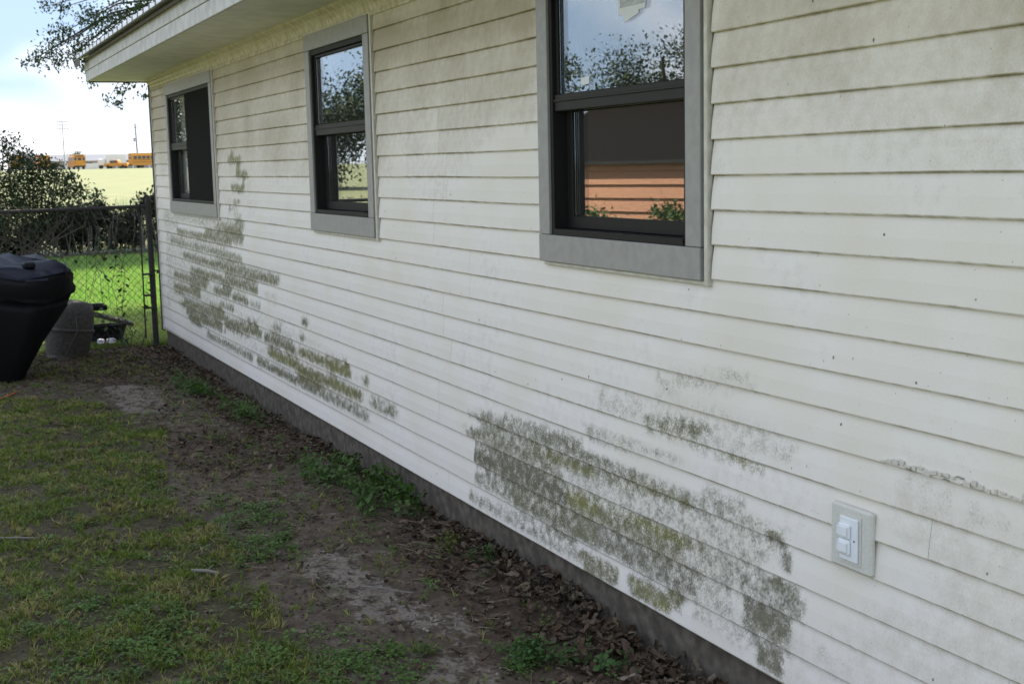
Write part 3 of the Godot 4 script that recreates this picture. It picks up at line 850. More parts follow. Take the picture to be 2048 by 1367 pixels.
func make_window(house: Node3D, w: Array, which: int) -> void:
	var z0: float = w[0]; var z1: float = w[1]; var y0: float = w[2]; var y1: float = w[3]
	var tw := 0.083
	var win := holder("window", house)
	meta(win, ["double-hung window half covered by a black board beside the corner", "narrow double-hung window in grey painted trim", "double-hung window with paper stickers on its upper pane"][which])
	# flat grey trim
	part("trim_board", one_slab(-0.016, 0.013, y0, y0 + 0.097, z0, z1, 0.002), M.trim_paint, win)
	part("trim_board", one_slab(-0.016, 0.013, y1 - 0.088, y1, z0 - 0.004, z1, 0.002), M.trim_paint, win)
	part("trim_board", one_slab(-0.014, 0.013, y0 + 0.0985, y1 - 0.0895, z0 + 0.001, z0 + tw, 0.002), M.trim_paint, win)
	part("trim_board", one_slab(-0.014, 0.013, y0 + 0.0985, y1 - 0.0895, z1 - tw, z1 - 0.001, 0.002), M.trim_paint, win)
	# J-channel in the siding's colour
	part("j_channel", one_slab(-0.010, 0.012, y0 - 0.016, y1 + 0.008, z1 + 0.012, z1 + 0.030, 0.002), M.vinyl_trim, win)
	part("j_channel", one_slab(-0.006, 0.012, y0 - 0.014, y0 - 0.0015, z0 + 0.02, z1 + 0.011, 0.002), M.vinyl_trim, win)
	part("j_channel", one_slab(-0.006, 0.012, y1 + 0.0015, y1 + 0.012, z0 - 0.02, z1 + 0.011, 0.002), M.vinyl_trim, win)
	# bronze frame
	var a0 := z0 + tw + 0.0005; var a1 := z1 - tw - 0.0005
	var b0 := y0 + 0.0975; var b1 := y1 - 0.0885
	var fr := Shape.new()
	fr.slab(-0.004, 0.11, b0, b1, a0, a0 + 0.022, 0.002)
	fr.slab(-0.004, 0.11, b0, b1, a1 - 0.022, a1, 0.002)
	fr.slab(-0.004, 0.11, b1 - 0.028, b1, a0 + 0.0225, a1 - 0.0225, 0.002)
	fr.slab(-0.008, 0.11, b0, b0 + 0.022, a0 + 0.0225, a1 - 0.0225, 0.002)
	part("frame", fr.done(), M.bronze_frame, win)
	var i0 := a0 + 0.023; var i1 := a1 - 0.023
	var c0 := b0 + 0.023; var c1 := b1 - 0.029
	var rail := 1.828
	if which == 0:
		i1 = -10.93
	# upper sash sits outside, lower sash behind it
	var us := Shape.new()
	us.slab(0.012, 0.040, rail + 0.031, c1, i0, i0 + 0.016, 0.002)
	us.slab(0.012, 0.040, rail + 0.031, c1, i1 - 0.016, i1, 0.002)
	us.slab(0.012, 0.040, c1 - 0.016, c1, i0 + 0.0165, i1 - 0.0165, 0.002)
	us.slab(0.004, 0.043, rail - 0.030, rail + 0.030, i0, i1, 0.003)
	us.slab(-0.001, 0.0035, rail + 0.004, rail + 0.012, i0, i1, 0.001)
	part("upper_sash", us.done(), M.bronze_light, win)
	var ls := Shape.new()
	ls.slab(0.050, 0.085, c0, rail + 0.025, i0, i0 + 0.045, 0.002)
	ls.slab(0.050, 0.085, c0, rail + 0.025, i1 - 0.022, i1, 0.002)
	ls.slab(0.048, 0.085, c0, c0 + 0.045, i0 + 0.0455, i1 - 0.0225, 0.003)
	ls.slab(0.044, 0.085, rail - 0.02, rail + 0.028, i0 + 0.0455, i1 - 0.0225, 0.002)
	part("lower_sash", ls.done(), M.bronze_frame, win)
	for d in [0.024, 0.035]:
		pane(win, d, rail + 0.0305, c1 - 0.0165, i0 + 0.0165, i1 - 0.0165)
	for d in [0.062, 0.073]:
		pane(win, d, c0 + 0.0455, rail - 0.0205, i0 + 0.0455, i1 - 0.0225)
	if which == 0:
		meta(part("cover_board", one_slab(0.002, 0.018, b0 + 0.023, b1 - 0.029, i1 + 0.001, a1 - 0.0225, 0.002), M.dark_board, win), "flat black board over half the window")
		part("blind", one_slab(0.092, 0.096, b0 + 0.023, b1 - 0.029, i0, i1), M.blind, win)
	if which == 2:
		var st := Shape.new()
		st.quad(Vector3(0.0212, 2.085, -3.79), Vector3(0.0212, 2.185, -3.795), Vector3(0.0212, 2.18, -3.60), Vector3(0.0212, 2.095, -3.62))
		st.quad(Vector3(0.0211, 2.060, -3.755), Vector3(0.0211, 2.10, -3.76), Vector3(0.0211, 2.10, -3.66), Vector3(0.0211, 2.082, -3.66))
		meta(part("sticker", st.done(), M.sticker, win), "white printed paper label on the glass")
		var tm := TextMesh.new()
		var fo := SystemFont.new()
		fo.font_names = PackedStringArray(["Droid Serif"])
		tm.font = fo
		tm.text = "BetterBilt"
		tm.font_size = 32
		tm.pixel_size = 0.0011
		tm.depth = 0.0004
		var o := part("sticker_print", tm, M.sticker_ink, win)
		o.position = Vector3(0.0206, 2.122, -3.70)
		o.rotation = Vector3(0, -PI / 2, 0)
		var s2 := Shape.new()
		s2.quad(Vector3(0.0212, 1.880, -4.055), Vector3(0.0212, 1.905, -4.055), Vector3(0.0212, 1.908, -3.995), Vector3(0.0212, 1.883, -3.995))
		meta(part("sticker", s2.done(), M.sticker, win), "small blank paper tag low on the glass")

func pane(win: Node3D, x: float, y0: float, y1: float, z0: float, z1: float) -> void:
	var g := BoxMesh.new()
	g.size = Vector3(0.004, y1 - y0, z1 - z0)
	part("pane", g, M.glass_thin if z0 < -9.0 else M.glass, win).position = Vector3(x, (y0 + y1) / 2, (z0 + z1) / 2)

# ---------------------------------------------------------------- fence at the far corner
func make_fence() -> void:
	var z := -12.62
	var fence := thing("chain_link_fence", "rusty grey chain-link fence running off the house corner", "fence", Vector3(0, 0, z))
	var top := 1.30
	part("post", one_tube([Vector3(-0.055, -0.3, 0), Vector3(-0.058, 1.34, 0)], [0.028], 12), M.steel, fence)
	var cap := Shape.new()
	cap.tube([Vector3(-0.058, 1.34, 0), Vector3(-0.058, 1.37, 0), Vector3(-0.058, 1.395, 0)], [0.030, 0.027, 0.008], 12)
	part("post_cap", cap.done(true), M.steel, fence)
	part("top_rail", one_tube([Vector3(-0.06, top, 0), Vector3(-1.4, top - 0.01, 0.02), Vector3(-3.6, top, 0)], [0.017], 10), M.steel, fence)
	part("post", one_tube([Vector3(-2.6, -0.3, 0.03), Vector3(-2.6, 1.33, 0.03)], [0.028], 10), M.steel, fence)
	part("tension_bar", one_tube([Vector3(-0.150, 0.05, 0.01), Vector3(-0.142, 1.26, 0.01)], [0.008], 6), M.steel, fence)
	for h in [0.34, 0.46, 0.66]:
		part("band", one_slab(-0.15, -0.045, h - 0.008, h + 0.008, -0.037, 0.037, 0.003), M.steel, fence)
	var net := Shape.new()
	var w := 0.036
	var x := -0.15
	var turn := 0
	while x > -3.4:
		var pts := []
		for k in 34:
			var bend := noise.get_noise_2d(x * 2.0, k * 0.3) * 0.012
			pts.append(Vector3(x - (w if (k + turn) % 2 else 0.0) + bend, 0.05 + k * w, 0.004 if k % 2 else -0.004))
		net.tube(pts, [0.0026], 3, false)
		x -= w
		turn += 1
	part("chain_link_mesh", net.done(), M.wire, fence)
	# dry vines tangled over the top rail
	var tangle := thing("rail_vine", "dark tangle of vine stems and leaves hanging over the fence rail", "vine", Vector3(-1.5, 1.3, z))
	var ts := Shape.new()
	var tl := []
	var tc := PackedColorArray()
	for k in 46:
		var p := Vector3(rng.randf_range(-1.9, 1.4), rng.randf_range(-0.02, 0.05), rng.randf_range(-0.05, 0.05))
		var pts := [p]
		for i in 5:
			p += Vector3(rng.randf_range(-0.16, 0.16), rng.randf_range(-0.16, 0.03), rng.randf_range(-0.02, 0.02))
			pts.append(p)
			if rng.randf() < 0.75:
				tl.append(Transform3D(flat_turn(1.3).scaled(Vector3.ONE * rng.randf_range(0.03, 0.065)), p))
				tc.append(Color(0.022, 0.03, 0.014) * rng.randf_range(0.6, 1.5))
		ts.tube(pts, [0.0045, 0.004, 0.0025], 4, false)
	part("stem", ts.done(), M.bark, tangle)
	meta(copies("foliage", leaf_mesh(), M.leaf, tl, tc, tangle), "", "", "", "stuff")
	# vines that climb it
	var vine := thing("fence_vine", "thin dark vine with small leaves climbing the chain-link fence", "vine", Vector3(-0.4, 0.02, z + 0.04))
	var stems := Shape.new()
	var lp := []
	var lt := PackedColorArray()
	for k in 13:
		var bx := rng.randf_range(-0.75, 0.25)
		var p := Vector3(bx, -0.05, rng.randf_range(-0.03, 0.03))
		var pts := [p]
		var lean := rng.randf_range(-0.04, 0.04)
		for i in 9:
			p += Vector3(lean + rng.randf_range(-0.04, 0.04), rng.randf_range(0.07, 0.15), rng.randf_range(-0.01, 0.01))
			if p.y > 1.3: break
			pts.append(p)
			var leafy := bx > -0.25
			for q in (rng.randi_range(1, 3) if leafy else (1 if rng.randf() < 0.2 else 0)):
				var b := Basis.from_euler(Vector3(rng.randf_range(-1, 1), rng.randf_range(0, TAU), rng.randf_range(-0.5, 0.5)))
				lp.append(Transform3D(b.scaled(Vector3.ONE * rng.randf_range(0.04, 0.075)), p + Vector3(rng.randf_range(-0.05, 0.05), rng.randf_range(-0.04, 0.04), rng.randf_range(-0.02, 0.03))))
				lt.append(Color(0.03, 0.06, 0.018) * rng.randf_range(0.6, 1.3))
		stems.tube(pts, [0.004, 0.0035, 0.002], 4, false)
	part("stem", stems.done(), M.bark, vine)
	meta(copies("foliage", leaf_mesh(), M.leaf, lp, lt, vine), "", "", "", "stuff")

func dented(s: Shape, by: float) -> Shape:
	for i in s.v.size():
		var p := s.v[i]
		var d := noise.get_noise_3d(p.x * 3.0 + 3.0, p.y * 3.0, p.z * 3.0) * 2.0
		s.v[i] = p + Vector3(d, d * 0.6, noise.get_noise_3d(p.y * 4.0, p.z * 3.0, p.x * 3.0) * 1.5) * by
	return s

func leaf_mesh() -> ArrayMesh:
	var s := Shape.new()
	var a := Vector3(0, 0, 0); var b := Vector3(-0.28, 0.06, 0.45); var c := Vector3(0.28, 0.06, 0.45); var d := Vector3(0, -0.05, 1.0); var m := Vector3(0, -0.02, 0.5)
	s.tri(a, b, m); s.tri(a, m, c); s.tri(b, d, m); s.tri(m, d, c)
	return s.done()

# ---------------------------------------------------------------- things left by the fence
func make_junk() -> void:
	# large black bin
	var bin := thing("plastic_bin", "large black plastic bin with a rounded navy lid tapering to its base", "bin", Vector3(-1.645, 0.0, -10.95), 0.08)
	var body := Shape.new()
	body.loft([ring(Vector3(0, -0.02, 0), 0.20, 0.26, 5.0, 56), ring(Vector3(0, 0.04, 0), 0.235, 0.28, 5.0, 56), ring(Vector3(0, 0.30, 0), 0.40, 0.35, 5.0, 56), ring(Vector3(0, 0.58, 0), 0.575, 0.42, 5.0, 56), ring(Vector3(0, 0.66, 0), 0.585, 0.43, 5.0, 56)])
	part("body", dented(body, 0.04).done(true), M.black_plastic, bin)
	var lip := Shape.new()
	lip.loft([ring(Vector3(0, 0.655, 0), 0.59, 0.44, 5.0, 56), ring(Vector3(0, 0.70, 0), 0.615, 0.46, 5.0, 56), ring(Vector3(0, 0.80, 0), 0.62, 0.465, 5.0, 56), ring(Vector3(0, 0.845, 0), 0.60, 0.455, 5.0, 56)])
	part("rim", dented(lip, 0.055).done(true), M.black_plastic, bin)
	var lid := Shape.new()
	lid.loft([ring(Vector3(0, 0.835, 0), 0.605, 0.46, 5.0, 56), ring(Vector3(0, 0.875, 0), 0.60, 0.455, 4.5, 56), ring(Vector3(0, 0.92, 0), 0.54, 0.42, 4.0, 56), ring(Vector3(0, 0.965, 0), 0.38, 0.33, 3.5, 56), ring(Vector3(0, 0.985, 0), 0.2, 0.2, 3.0, 56)])
	part("lid", dented(lid, 0.06).done(true), M.navy_plastic, bin)
	for x in [-0.22, 0.20]:
		part("handle", one_box(Vector3(x + 0.14, 0.815, 0.485), Vector3(0.17, 0.022, 0.03), 0.006), M.navy_plastic, bin)
	part("latch", one_box(Vector3(0.30, 0.93, 0.40), Vector3(0.09, 0.05, 0.10), 0.015), M.black_plastic, bin)
	# grey tub behind it
	var tub := thing("grey_tub", "weathered grey plastic tub standing behind the black bin", "tub", Vector3(-0.945, 0.0, -11.95))
	tub.rotation = Vector3(0.0, 0.3, -0.13)
	var tb := Shape.new()
	tb.loft([ring(Vector3(0, 0.0, 0), 0.15, 0.15, 2.2, 24), ring(Vector3(0, 0.05, 0), 0.175, 0.175, 2.2, 24), ring(Vector3(0, 0.25, 0), 0.205, 0.205, 2.2, 24), ring(Vector3(0, 0.42, 0), 0.205, 0.205, 2.2, 24), ring(Vector3(0, 0.50, 0), 0.18, 0.18, 2.2, 24), ring(Vector3(0, 0.525, 0), 0.08, 0.08, 2.2, 24)])
	part("body", tb.done(true), M.grey_plastic, tub)
	var hoop := Shape.new()
	hoop.loft([ring(Vector3(0, 0.245, 0), 0.206, 0.206, 2.2, 24), ring(Vector3(0, 0.255, 0), 0.214, 0.214, 2.2, 24), ring(Vector3(0, 0.27, 0), 0.214, 0.214, 2.2, 24), ring(Vector3(0, 0.28, 0), 0.206, 0.206, 2.2, 24)], false, false)
	part("hoop", hoop.done(true), M.grey_plastic, tub)
	# planks and scrap behind the fence
	var s := Shape.new()
	s.box(Vector3.ZERO, Vector3(0.62, 0.035, 0.12), Basis.IDENTITY, 0.003)
	var plank := part("plank", s.done(), M.old_wood, self)
	plank.position = Vector3(-0.50, 0.255, -12.95)
	plank.rotation = Vector3(0.15, 0.2, -0.33)
	meta(plank, "weathered grey plank sloping down behind the grey tub", "plank")
	s = Shape.new()
	s.box(Vector3.ZERO, Vector3(0.30, 0.05, 0.22), Basis.IDENTITY, 0.006)
	s.box(Vector3(0.02, 0.031, 0.02), Vector3(0.2, 0.012, 0.1), Basis.IDENTITY, 0.003)
	var box := part("scrap_board", s.done(), M.black_plastic, self)
	box.position = Vector3(-0.60, 0.34, -13.0)
	meta(box, "short black scrap lying on the plank end", "scrap")
	var trestle := Shape.new()
	trestle.slab(-0.85, -0.62, -0.05, 0.31, -13.15, -12.9, 0.01)
	meta(part("wood_block", trestle.done(), M.old_wood, self), "rough wooden block propping up the plank", "block")
	var tray := thing("black_tray", "shallow black plastic tray lying on the dirt by the fence", "tray", Vector3(-0.47, 0.0, -12.98), 0.2)
	var tr := Shape.new()
	tr.loft([ring(Vector3(0, 0.02, 0), 0.15, 0.13, 3.0, 24), ring(Vector3(0, 0.15, 0), 0.19, 0.16, 3.0, 24), ring(Vector3(0, 0.16, 0), 0.205, 0.175, 3.0, 24), ring(Vector3(0, 0.155, 0), 0.185, 0.155, 3.0, 24), ring(Vector3(0, 0.05, 0), 0.14, 0.12, 3.0, 24)])
	part("shell", tr.done(true), M.black_plastic, tray)
	part("rim", one_tube([Vector3(-0.16, 0.165, 0.12), Vector3(0.16, 0.165, 0.12)], [0.012], 8), M.black_plastic, tray)
	for k in 2:
		var c := Shape.new()
		var r := 0.034 + 0.012 * k
		c.loft([ring(Vector3(0, 0, 0), r * 0.8, r * 0.7, 2.4, 12), ring(Vector3(0, 0.018, 0), r * 1.05, r * 0.9, 2.4, 12), ring(Vector3(0, 0.035, 0), r * 0.9, r * 0.8, 2.4, 12), ring(Vector3(0, 0.042, 0), r * 0.4, r * 0.4, 2.0, 12)])
		var o := part("white_scrap", c.done(true), M.white_scrap, self)
		o.position = [Vector3(-0.56, 0.03, -12.66), Vector3(-0.465, 0.03, -12.66)][k]
		meta(o, ["small white crumpled scrap in front of the black tray", "larger white crumpled scrap beside the smaller one"][k], "scrap")
	# sticks in the grass
	var sticks := [
		["orange_stick", "short orange-brown stick lying in grass by the bin", [Vector3(-1.66, 0.05, -9.75), Vector3(-1.55, 0.055, -9.98), Vector3(-1.485, 0.06, -10.18)], 0.009],
		["pale_stick", "thin bleached twig lying flat in the long grass", [Vector3(-1.88, 0.045, -6.02), Vector3(-1.80, 0.05, -5.98), Vector3(-1.72, 0.045, -5.95)], 0.006],
		["pale_stick", "stubby pale stick with a forked end beside the dirt", [Vector3(-1.20, 0.05, -5.16), Vector3(-1.155, 0.055, -5.09), Vector3(-1.12, 0.04, -5.02)], 0.009],
		["bark", "bent grey wire-like twig leaning on the grey tub", [Vector3(-0.87, 0.40, -11.7), Vector3(-0.88, 0.27, -11.62), Vector3(-1.0, 0.1, -11.5), Vector3(-1.02, 0.03, -11.4)], 0.006],
		["pale_stick", "dry twig across the sandy patch", [Vector3(-0.66, 0.035, -4.62), Vector3(-0.6, 0.04, -4.54), Vector3(-0.52, 0.035, -4.44)], 0.004],
	]
	for k in sticks:
		var st := Shape.new()
		var pts: Array = k[2]
		for i in pts.size():
			if pts[i].z > -11.0:
				pts[i].y = yard_height(pts[i].x, pts[i].z) + 0.012 + 0.006 * (i % 2)
		st.tube(pts, [k[3], k[3] * 0.9, k[3] * 0.5], 7)
		st.tube([pts[1], pts[1] + Vector3(0.035, 0.012, -0.03)], [k[3] * 0.5, k[3] * 0.2], 5)
		meta(part("twig", st.done(true), M[k[0]], self), k[1], "stick")
	# outlet on the wall
	var zc := -2.566; var yc := 0.648
	var out := thing("outdoor_outlet", "white twin-lid outdoor outlet on a beige mounting block on siding", "outlet", Vector3(0, yc, zc))
	part("mounting_block", one_slab(-0.013, 0.006, -0.083, 0.083, -0.079, 0.079, 0.006), M.block_vinyl, out)
	part("plate_rim", one_slab(-0.0155, -0.0132, -0.066, 0.066, -0.042, 0.044, 0.001), M.block_vinyl, out)
	part("cover_plate", one_slab(-0.0215, -0.0157, -0.057, 0.057, -0.033, 0.037, 0.0025), M.plate_white, out)
	for k in 2:
		var lid_node := holder("lid", out)
		lid_node.position = Vector3(0, 0.021 - k * 0.042, 0)
		var ls := Shape.new()
		ls.slab(-0.029, -0.0217, -0.0195, 0.0195, -0.030, 0.014, 0.004)
		ls.slab(-0.033, -0.0291, -0.013, 0.013, -0.024, 0.008, 0.0025)
		part("flap", ls.done(), M.plate_white, lid_node)
		part("hinge", one_tube([Vector3(-0.026, -0.014, -0.033), Vector3(-0.026, 0.014, -0.033)], [0.0035], 8), M.plate_white, lid_node)
	part("screw", one_tube([Vector3(-0.0217, 0, 0.026), Vector3(-0.0227, 0, 0.026)], [0.0028, 0.0024], 8), M.steel, out)

# ---------------------------------------------------------------- far field: buses, school, poles
func make_bus(at: Vector3, turn: float, label: String) -> void:
	# length along z, the back at +z
	var b := thing("school_bus", label, "bus", at, turn, "school buses parked across the field")
	var w := 1.2
	var body := Shape.new()
	var low := [Vector2(-w, 0.55), Vector2(-w, 2.55), Vector2(-w * 0.93, 2.85), Vector2(-w * 0.6, 3.03), Vector2(w * 0.6, 3.03), Vector2(w * 0.93, 2.85), Vector2(w, 2.55), Vector2(w, 0.55)]
	var r0 := []; var r1 := []
	for p in low:
		r0.append(Vector3(p.x, p.y, 5.0)); r1.append(Vector3(p.x, p.y, -3.6))
	body.loft([r0, r1])
	part("body", body.done(), M.bus_yellow, b)
	part("hood", one_box(Vector3(0, 1.15, -4.5), Vector3(2.1, 1.25, 1.9), 0.15), M.bus_yellow, b)
	part("roof", one_slab(-0.95, 0.95, 3.035, 3.1, -3.4, 4.8, 0.03), M.bus_white, b)
	for s in [-1.0, 1.0]:
		for k in 9:
			part("window", one_box(Vector3(s * (w + 0.005), 2.15, 4.3 - k * 0.88), Vector3(0.03, 0.62, 0.68)), M.bus_glass, b)
		for h in [1.2, 1.65]:
			part("rub_rail", one_box(Vector3(s * (w + 0.01), h, 0.7), Vector3(0.03, 0.07, 8.4)), M.bus_black, b)
		for z in [3.0, -4.4]:
			var wh := part("wheel", one_tube([Vector3(s * 0.75, 0.5, z), Vector3(s * 1.16, 0.5, z)], [0.5], 16), M.bus_black, b)
			wh.set_meta("label", "black tyre")
		part("tail_lamp", one_box(Vector3(s * 0.95, 1.5, 5.015), Vector3(0.2, 0.2, 0.03)), M.tail_red, b)
		part("window", one_box(Vector3(s * 0.83, 2.15, 5.01), Vector3(0.42, 0.55, 0.03)), M.bus_glass, b)
	part("rear_door", one_box(Vector3(0, 1.75, 5.01), Vector3(0.86, 1.75, 0.02)), M.bus_yellow, b)
	part("window", one_box(Vector3(0, 2.15, 5.02), Vector3(0.7, 0.55, 0.03)), M.bus_glass, b)
	part("bumper", one_box(Vector3(0, 0.62, 5.06), Vector3(2.35, 0.28, 0.14), 0.03), M.bus_black, b)
	part("bumper", one_box(Vector3(0, 0.6, -5.5), Vector3(2.3, 0.28, 0.16), 0.03), M.bus_black, b)
	part("name_board", one_box(Vector3(0, 2.72, 5.01), Vector3(1.5, 0.18, 0.03)), M.bus_black, b)

func make_far_field() -> void:
	var g := 2.55
	make_bus(Vector3(31.2, g, -288), 0.02, "yellow school bus seen from behind under the far tree")
	make_bus(Vector3(24.3, g, -288), 0.03, "yellow school bus seen from behind, half hidden by the bush")
	make_bus(Vector3(19.2, g, -288), 0.0, "yellow school bus almost hidden behind the dark bush")
	make_bus(Vector3(45.2, g, -276), -1.42, "yellow school bus parked side-on beside the white truck")
	var pk := thing("pickup_truck", "orange pickup truck parked before the school's white fence", "truck", Vector3(38.2, g, -280), 1.1)
	part("body", one_slab(-0.95, 0.95, 0.45, 1.15, -2.4, 2.5, 0.1), M.bus_yellow, pk)
	part("cab", one_slab(-0.85, 0.85, 1.1, 1.75, -1.2, 0.6, 0.15), M.bus_yellow, pk)
	part("windshield", one_slab(-0.75, 0.75, 1.2, 1.65, -1.23, -1.19), M.bus_glass, pk)
	for s in [-1.0, 1.0]:
		part("side_window", one_slab(s * 0.84, s * 0.87, 1.2, 1.65, -1.0, 0.4), M.bus_glass, pk)
		for z in [-1.5, 1.6]:
			part("wheel", one_tube([Vector3(s * 0.7, 0.36, z), Vector3(s * 0.98, 0.36, z)], [0.36], 14), M.bus_black, pk)
	var tr := thing("box_truck", "white box truck parked behind the yellow buses", "truck", Vector3(39.3, g, -292), 1.5)
	part("cargo_box", one_slab(-1.1, 1.1, 0.9, 3.1, -1.6, 2.6, 0.05), M.bus_white, tr)
	part("cab", one_slab(-1.0, 1.0, 0.6, 2.2, -3.3, -1.7, 0.2), M.bus_white, tr)
	part("windshield", one_box(Vector3(0, 1.75, -3.31), Vector3(1.6, 0.6, 0.04)), M.bus_glass, tr)
	for s in [-1.0, 1.0]:
		for z in [-2.6, 1.6]:
			part("wheel", one_tube([Vector3(s * 0.7, 0.42, z), Vector3(s * 1.05, 0.42, z)], [0.42], 14), M.bus_black, tr)
	var sc := thing("school_building", "long low grey school building with a blue-grey metal roof", "building", Vector3(36, g, -305))
	part("wall", one_slab(-13, 20, -0.5, 2.0, -10, 0), M.school_wall, sc)
	var rf := Shape.new()
	rf.loft([[Vector3(-14, 1.95, 1), Vector3(-14, 3.45, -5), Vector3(-14, 1.95, -11)], [Vector3(21, 1.95, 1), Vector3(21, 3.45, -5), Vector3(21, 1.95, -11)]])
	part("roof", rf.done(), M.school_roof, sc)
	for k in 9:
		part("column", one_slab(-12.5 + k * 3.6, -12.2 + k * 3.6, 0, 1.95, 0.6, 0.9), M.school_white, sc)
		part("window", one_slab(-11.6 + k * 3.6, -10.2 + k * 3.6, 0.8, 1.6, 0.0, 0.04), M.bus_glass, sc)
	part("fence_panel", one_slab(-5.5, 4.0, 0.0, 1.35, 3.0, 3.1), M.school_white, sc)
	# stadium light mast
	var mast := thing("stadium_light_mast", "tall thin stadium mast with rows of floodlights", "light mast", Vector3(30.2, g, -300))
	part("pole", one_tube([Vector3(0, -0.5, 0), Vector3(0, 10.6, 0)], [0.16, 0.09], 8), M.mast_steel, mast)
	for r in 3:
		part("crossbar", one_box(Vector3(0, 8.9 + r * 0.75, 0), Vector3(2.2, 0.09, 0.09)), M.mast_steel, mast)
		for k in 5:
			part("floodlight", one_box(Vector3(-1.0 + k * 0.5, 8.9 + r * 0.75, 0.18), Vector3(0.3, 0.3, 0.25), 0.08), M.mast_steel, mast)
	var pole := thing("utility_pole", "plain wooden utility pole rising behind the buses", "pole", Vector3(43.5, g, -287))
	part("pole", one_tube([Vector3(0.2, -0.5, 0), Vector3(0, 9.4, 0)], [0.19, 0.12], 8), M.pole_wood, pole)
	part("transformer", one_tube([Vector3(-0.35, 5.6, 0), Vector3(-0.35, 6.4, 0)], [0.22], 10), M.mast_steel, pole)
	part("crossarm", one_box(Vector3(0, 8.6, 0), Vector3(0.9, 0.1, 0.1)), M.pole_wood, pole)
	tree("distant_tree", "round dark tree behind the school roof", "", Vector3(35.0, g, -320), 4.6, Vector3(3.2, 1.3, 2.5), 900, 0.38, Color(0.05, 0.075, 0.035), 3)

# ---------------------------------------------------------------- trees and shrubs
func leaf_cloud(spots: Array, total: int, size: float, tint: Color, places: Array, tints: PackedColorArray) -> void:
	var weight := 0.0
	for s in spots: weight += s[1] * s[1]
	for s in spots:
		var n := int(total * s[1] * s[1] / weight)
		for i in n:
			var d: Vector3 = Vector3(rng.randfn(), rng.randfn() * 0.8, rng.randfn()) * s[1] * 0.52
			var b := Basis.from_euler(Vector3(rng.randf_range(-1.4, 1.4), rng.randf_range(0, TAU), rng.randf_range(-1.0, 1.0)))
			places.append(Transform3D(b.scaled(Vector3.ONE * size * rng.randf_range(0.6, 1.3)), s[0] + d))
			tints.append(tint * rng.randf_range(0.65, 1.4))

func tree(called: String, label: String, group: String, base: Vector3, height: float, radius: Vector3, leaves: int, size: float, tint: Color, clumps := 14) -> void:
	var t := thing(called, label, "tree", base, 0.0, group)
	var mid := Vector3(0, height - radius.y, 0)
	part("trunk", one_tube([Vector3(0, -0.3, 0), Vector3(0.1, mid.y * 0.5, 0.05), Vector3(0, mid.y, 0), Vector3(0.1, mid.y + radius.y * 0.6, 0)], [height * 0.035, height * 0.028, height * 0.02, height * 0.008], 8), M.bark, t)
	var spots := []
	for k in clumps:
		var d := Vector3(rng.randfn(), rng.randfn(), rng.randfn()).normalized() * pow(rng.randf(), 0.4)
		var p := mid + d * radius * 0.8
		spots.append([p, radius.x * rng.randf_range(0.25, 0.45)])
		if k < 7:
			part("limb", one_tube([Vector3(0, mid.y * rng.randf_range(0.5, 0.9), 0), mid.lerp(p, 0.5) + Vector3(0, -0.1, 0), p], [height * 0.014, height * 0.009, height * 0.004], 5), M.bark, t)
	var lp := []
	var lt := PackedColorArray()
	leaf_cloud(spots, leaves, size, tint, lp, lt)
	meta(copies("crown", leaf_mesh(), M.far_leaf, lp, lt, t), "", "", "", "stuff")

const OAK := [[0.95,4.26,0.31],[1.29,4.69,0.35],[1.68,4.38,0.42],[2.12,4.71,0.47],[2.56,5.04,0.42],[1.86,3.96,0.31],[1.46,4.11,0.26],[0.63,4.00,0.24],[0.97,5.23,0.19],[1.32,5.20,0.21],[2.31,4.29,0.47],[2.95,5.21,0.35],[2.27,3.37,0.19],[2.53,3.59,0.21],[2.76,3.86,0.26],[2.11,3.21,0.14],[2.36,3.12,0.14],[1.14,4.00,0.24],[1.83,5.02,0.35],[0.43,3.96,0.12],[2.89,3.32,0.12],[1.84,3.64,0.14],[3.06,4.30,0.47],[3.43,5.06,0.47],[1.54,3.85,0.14]]
const BUSH := [[-0.29,2.20,0.28],[-0.13,1.91,0.38],[0.17,1.76,0.36],[0.49,1.65,0.30],[0.76,1.45,0.32],[-0.26,1.43,0.53],[0.19,1.32,0.49],[0.65,1.21,0.38],[1.02,1.25,0.23],[1.31,1.19,0.15],[0.09,1.92,0.19],[0.36,1.85,0.13],[0.59,1.80,0.11],[0.90,1.58,0.08],[-0.4,0.9,0.6],[0.2,0.8,0.5],[-0.9,1.7,0.6],[-0.9,1.0,0.6]]

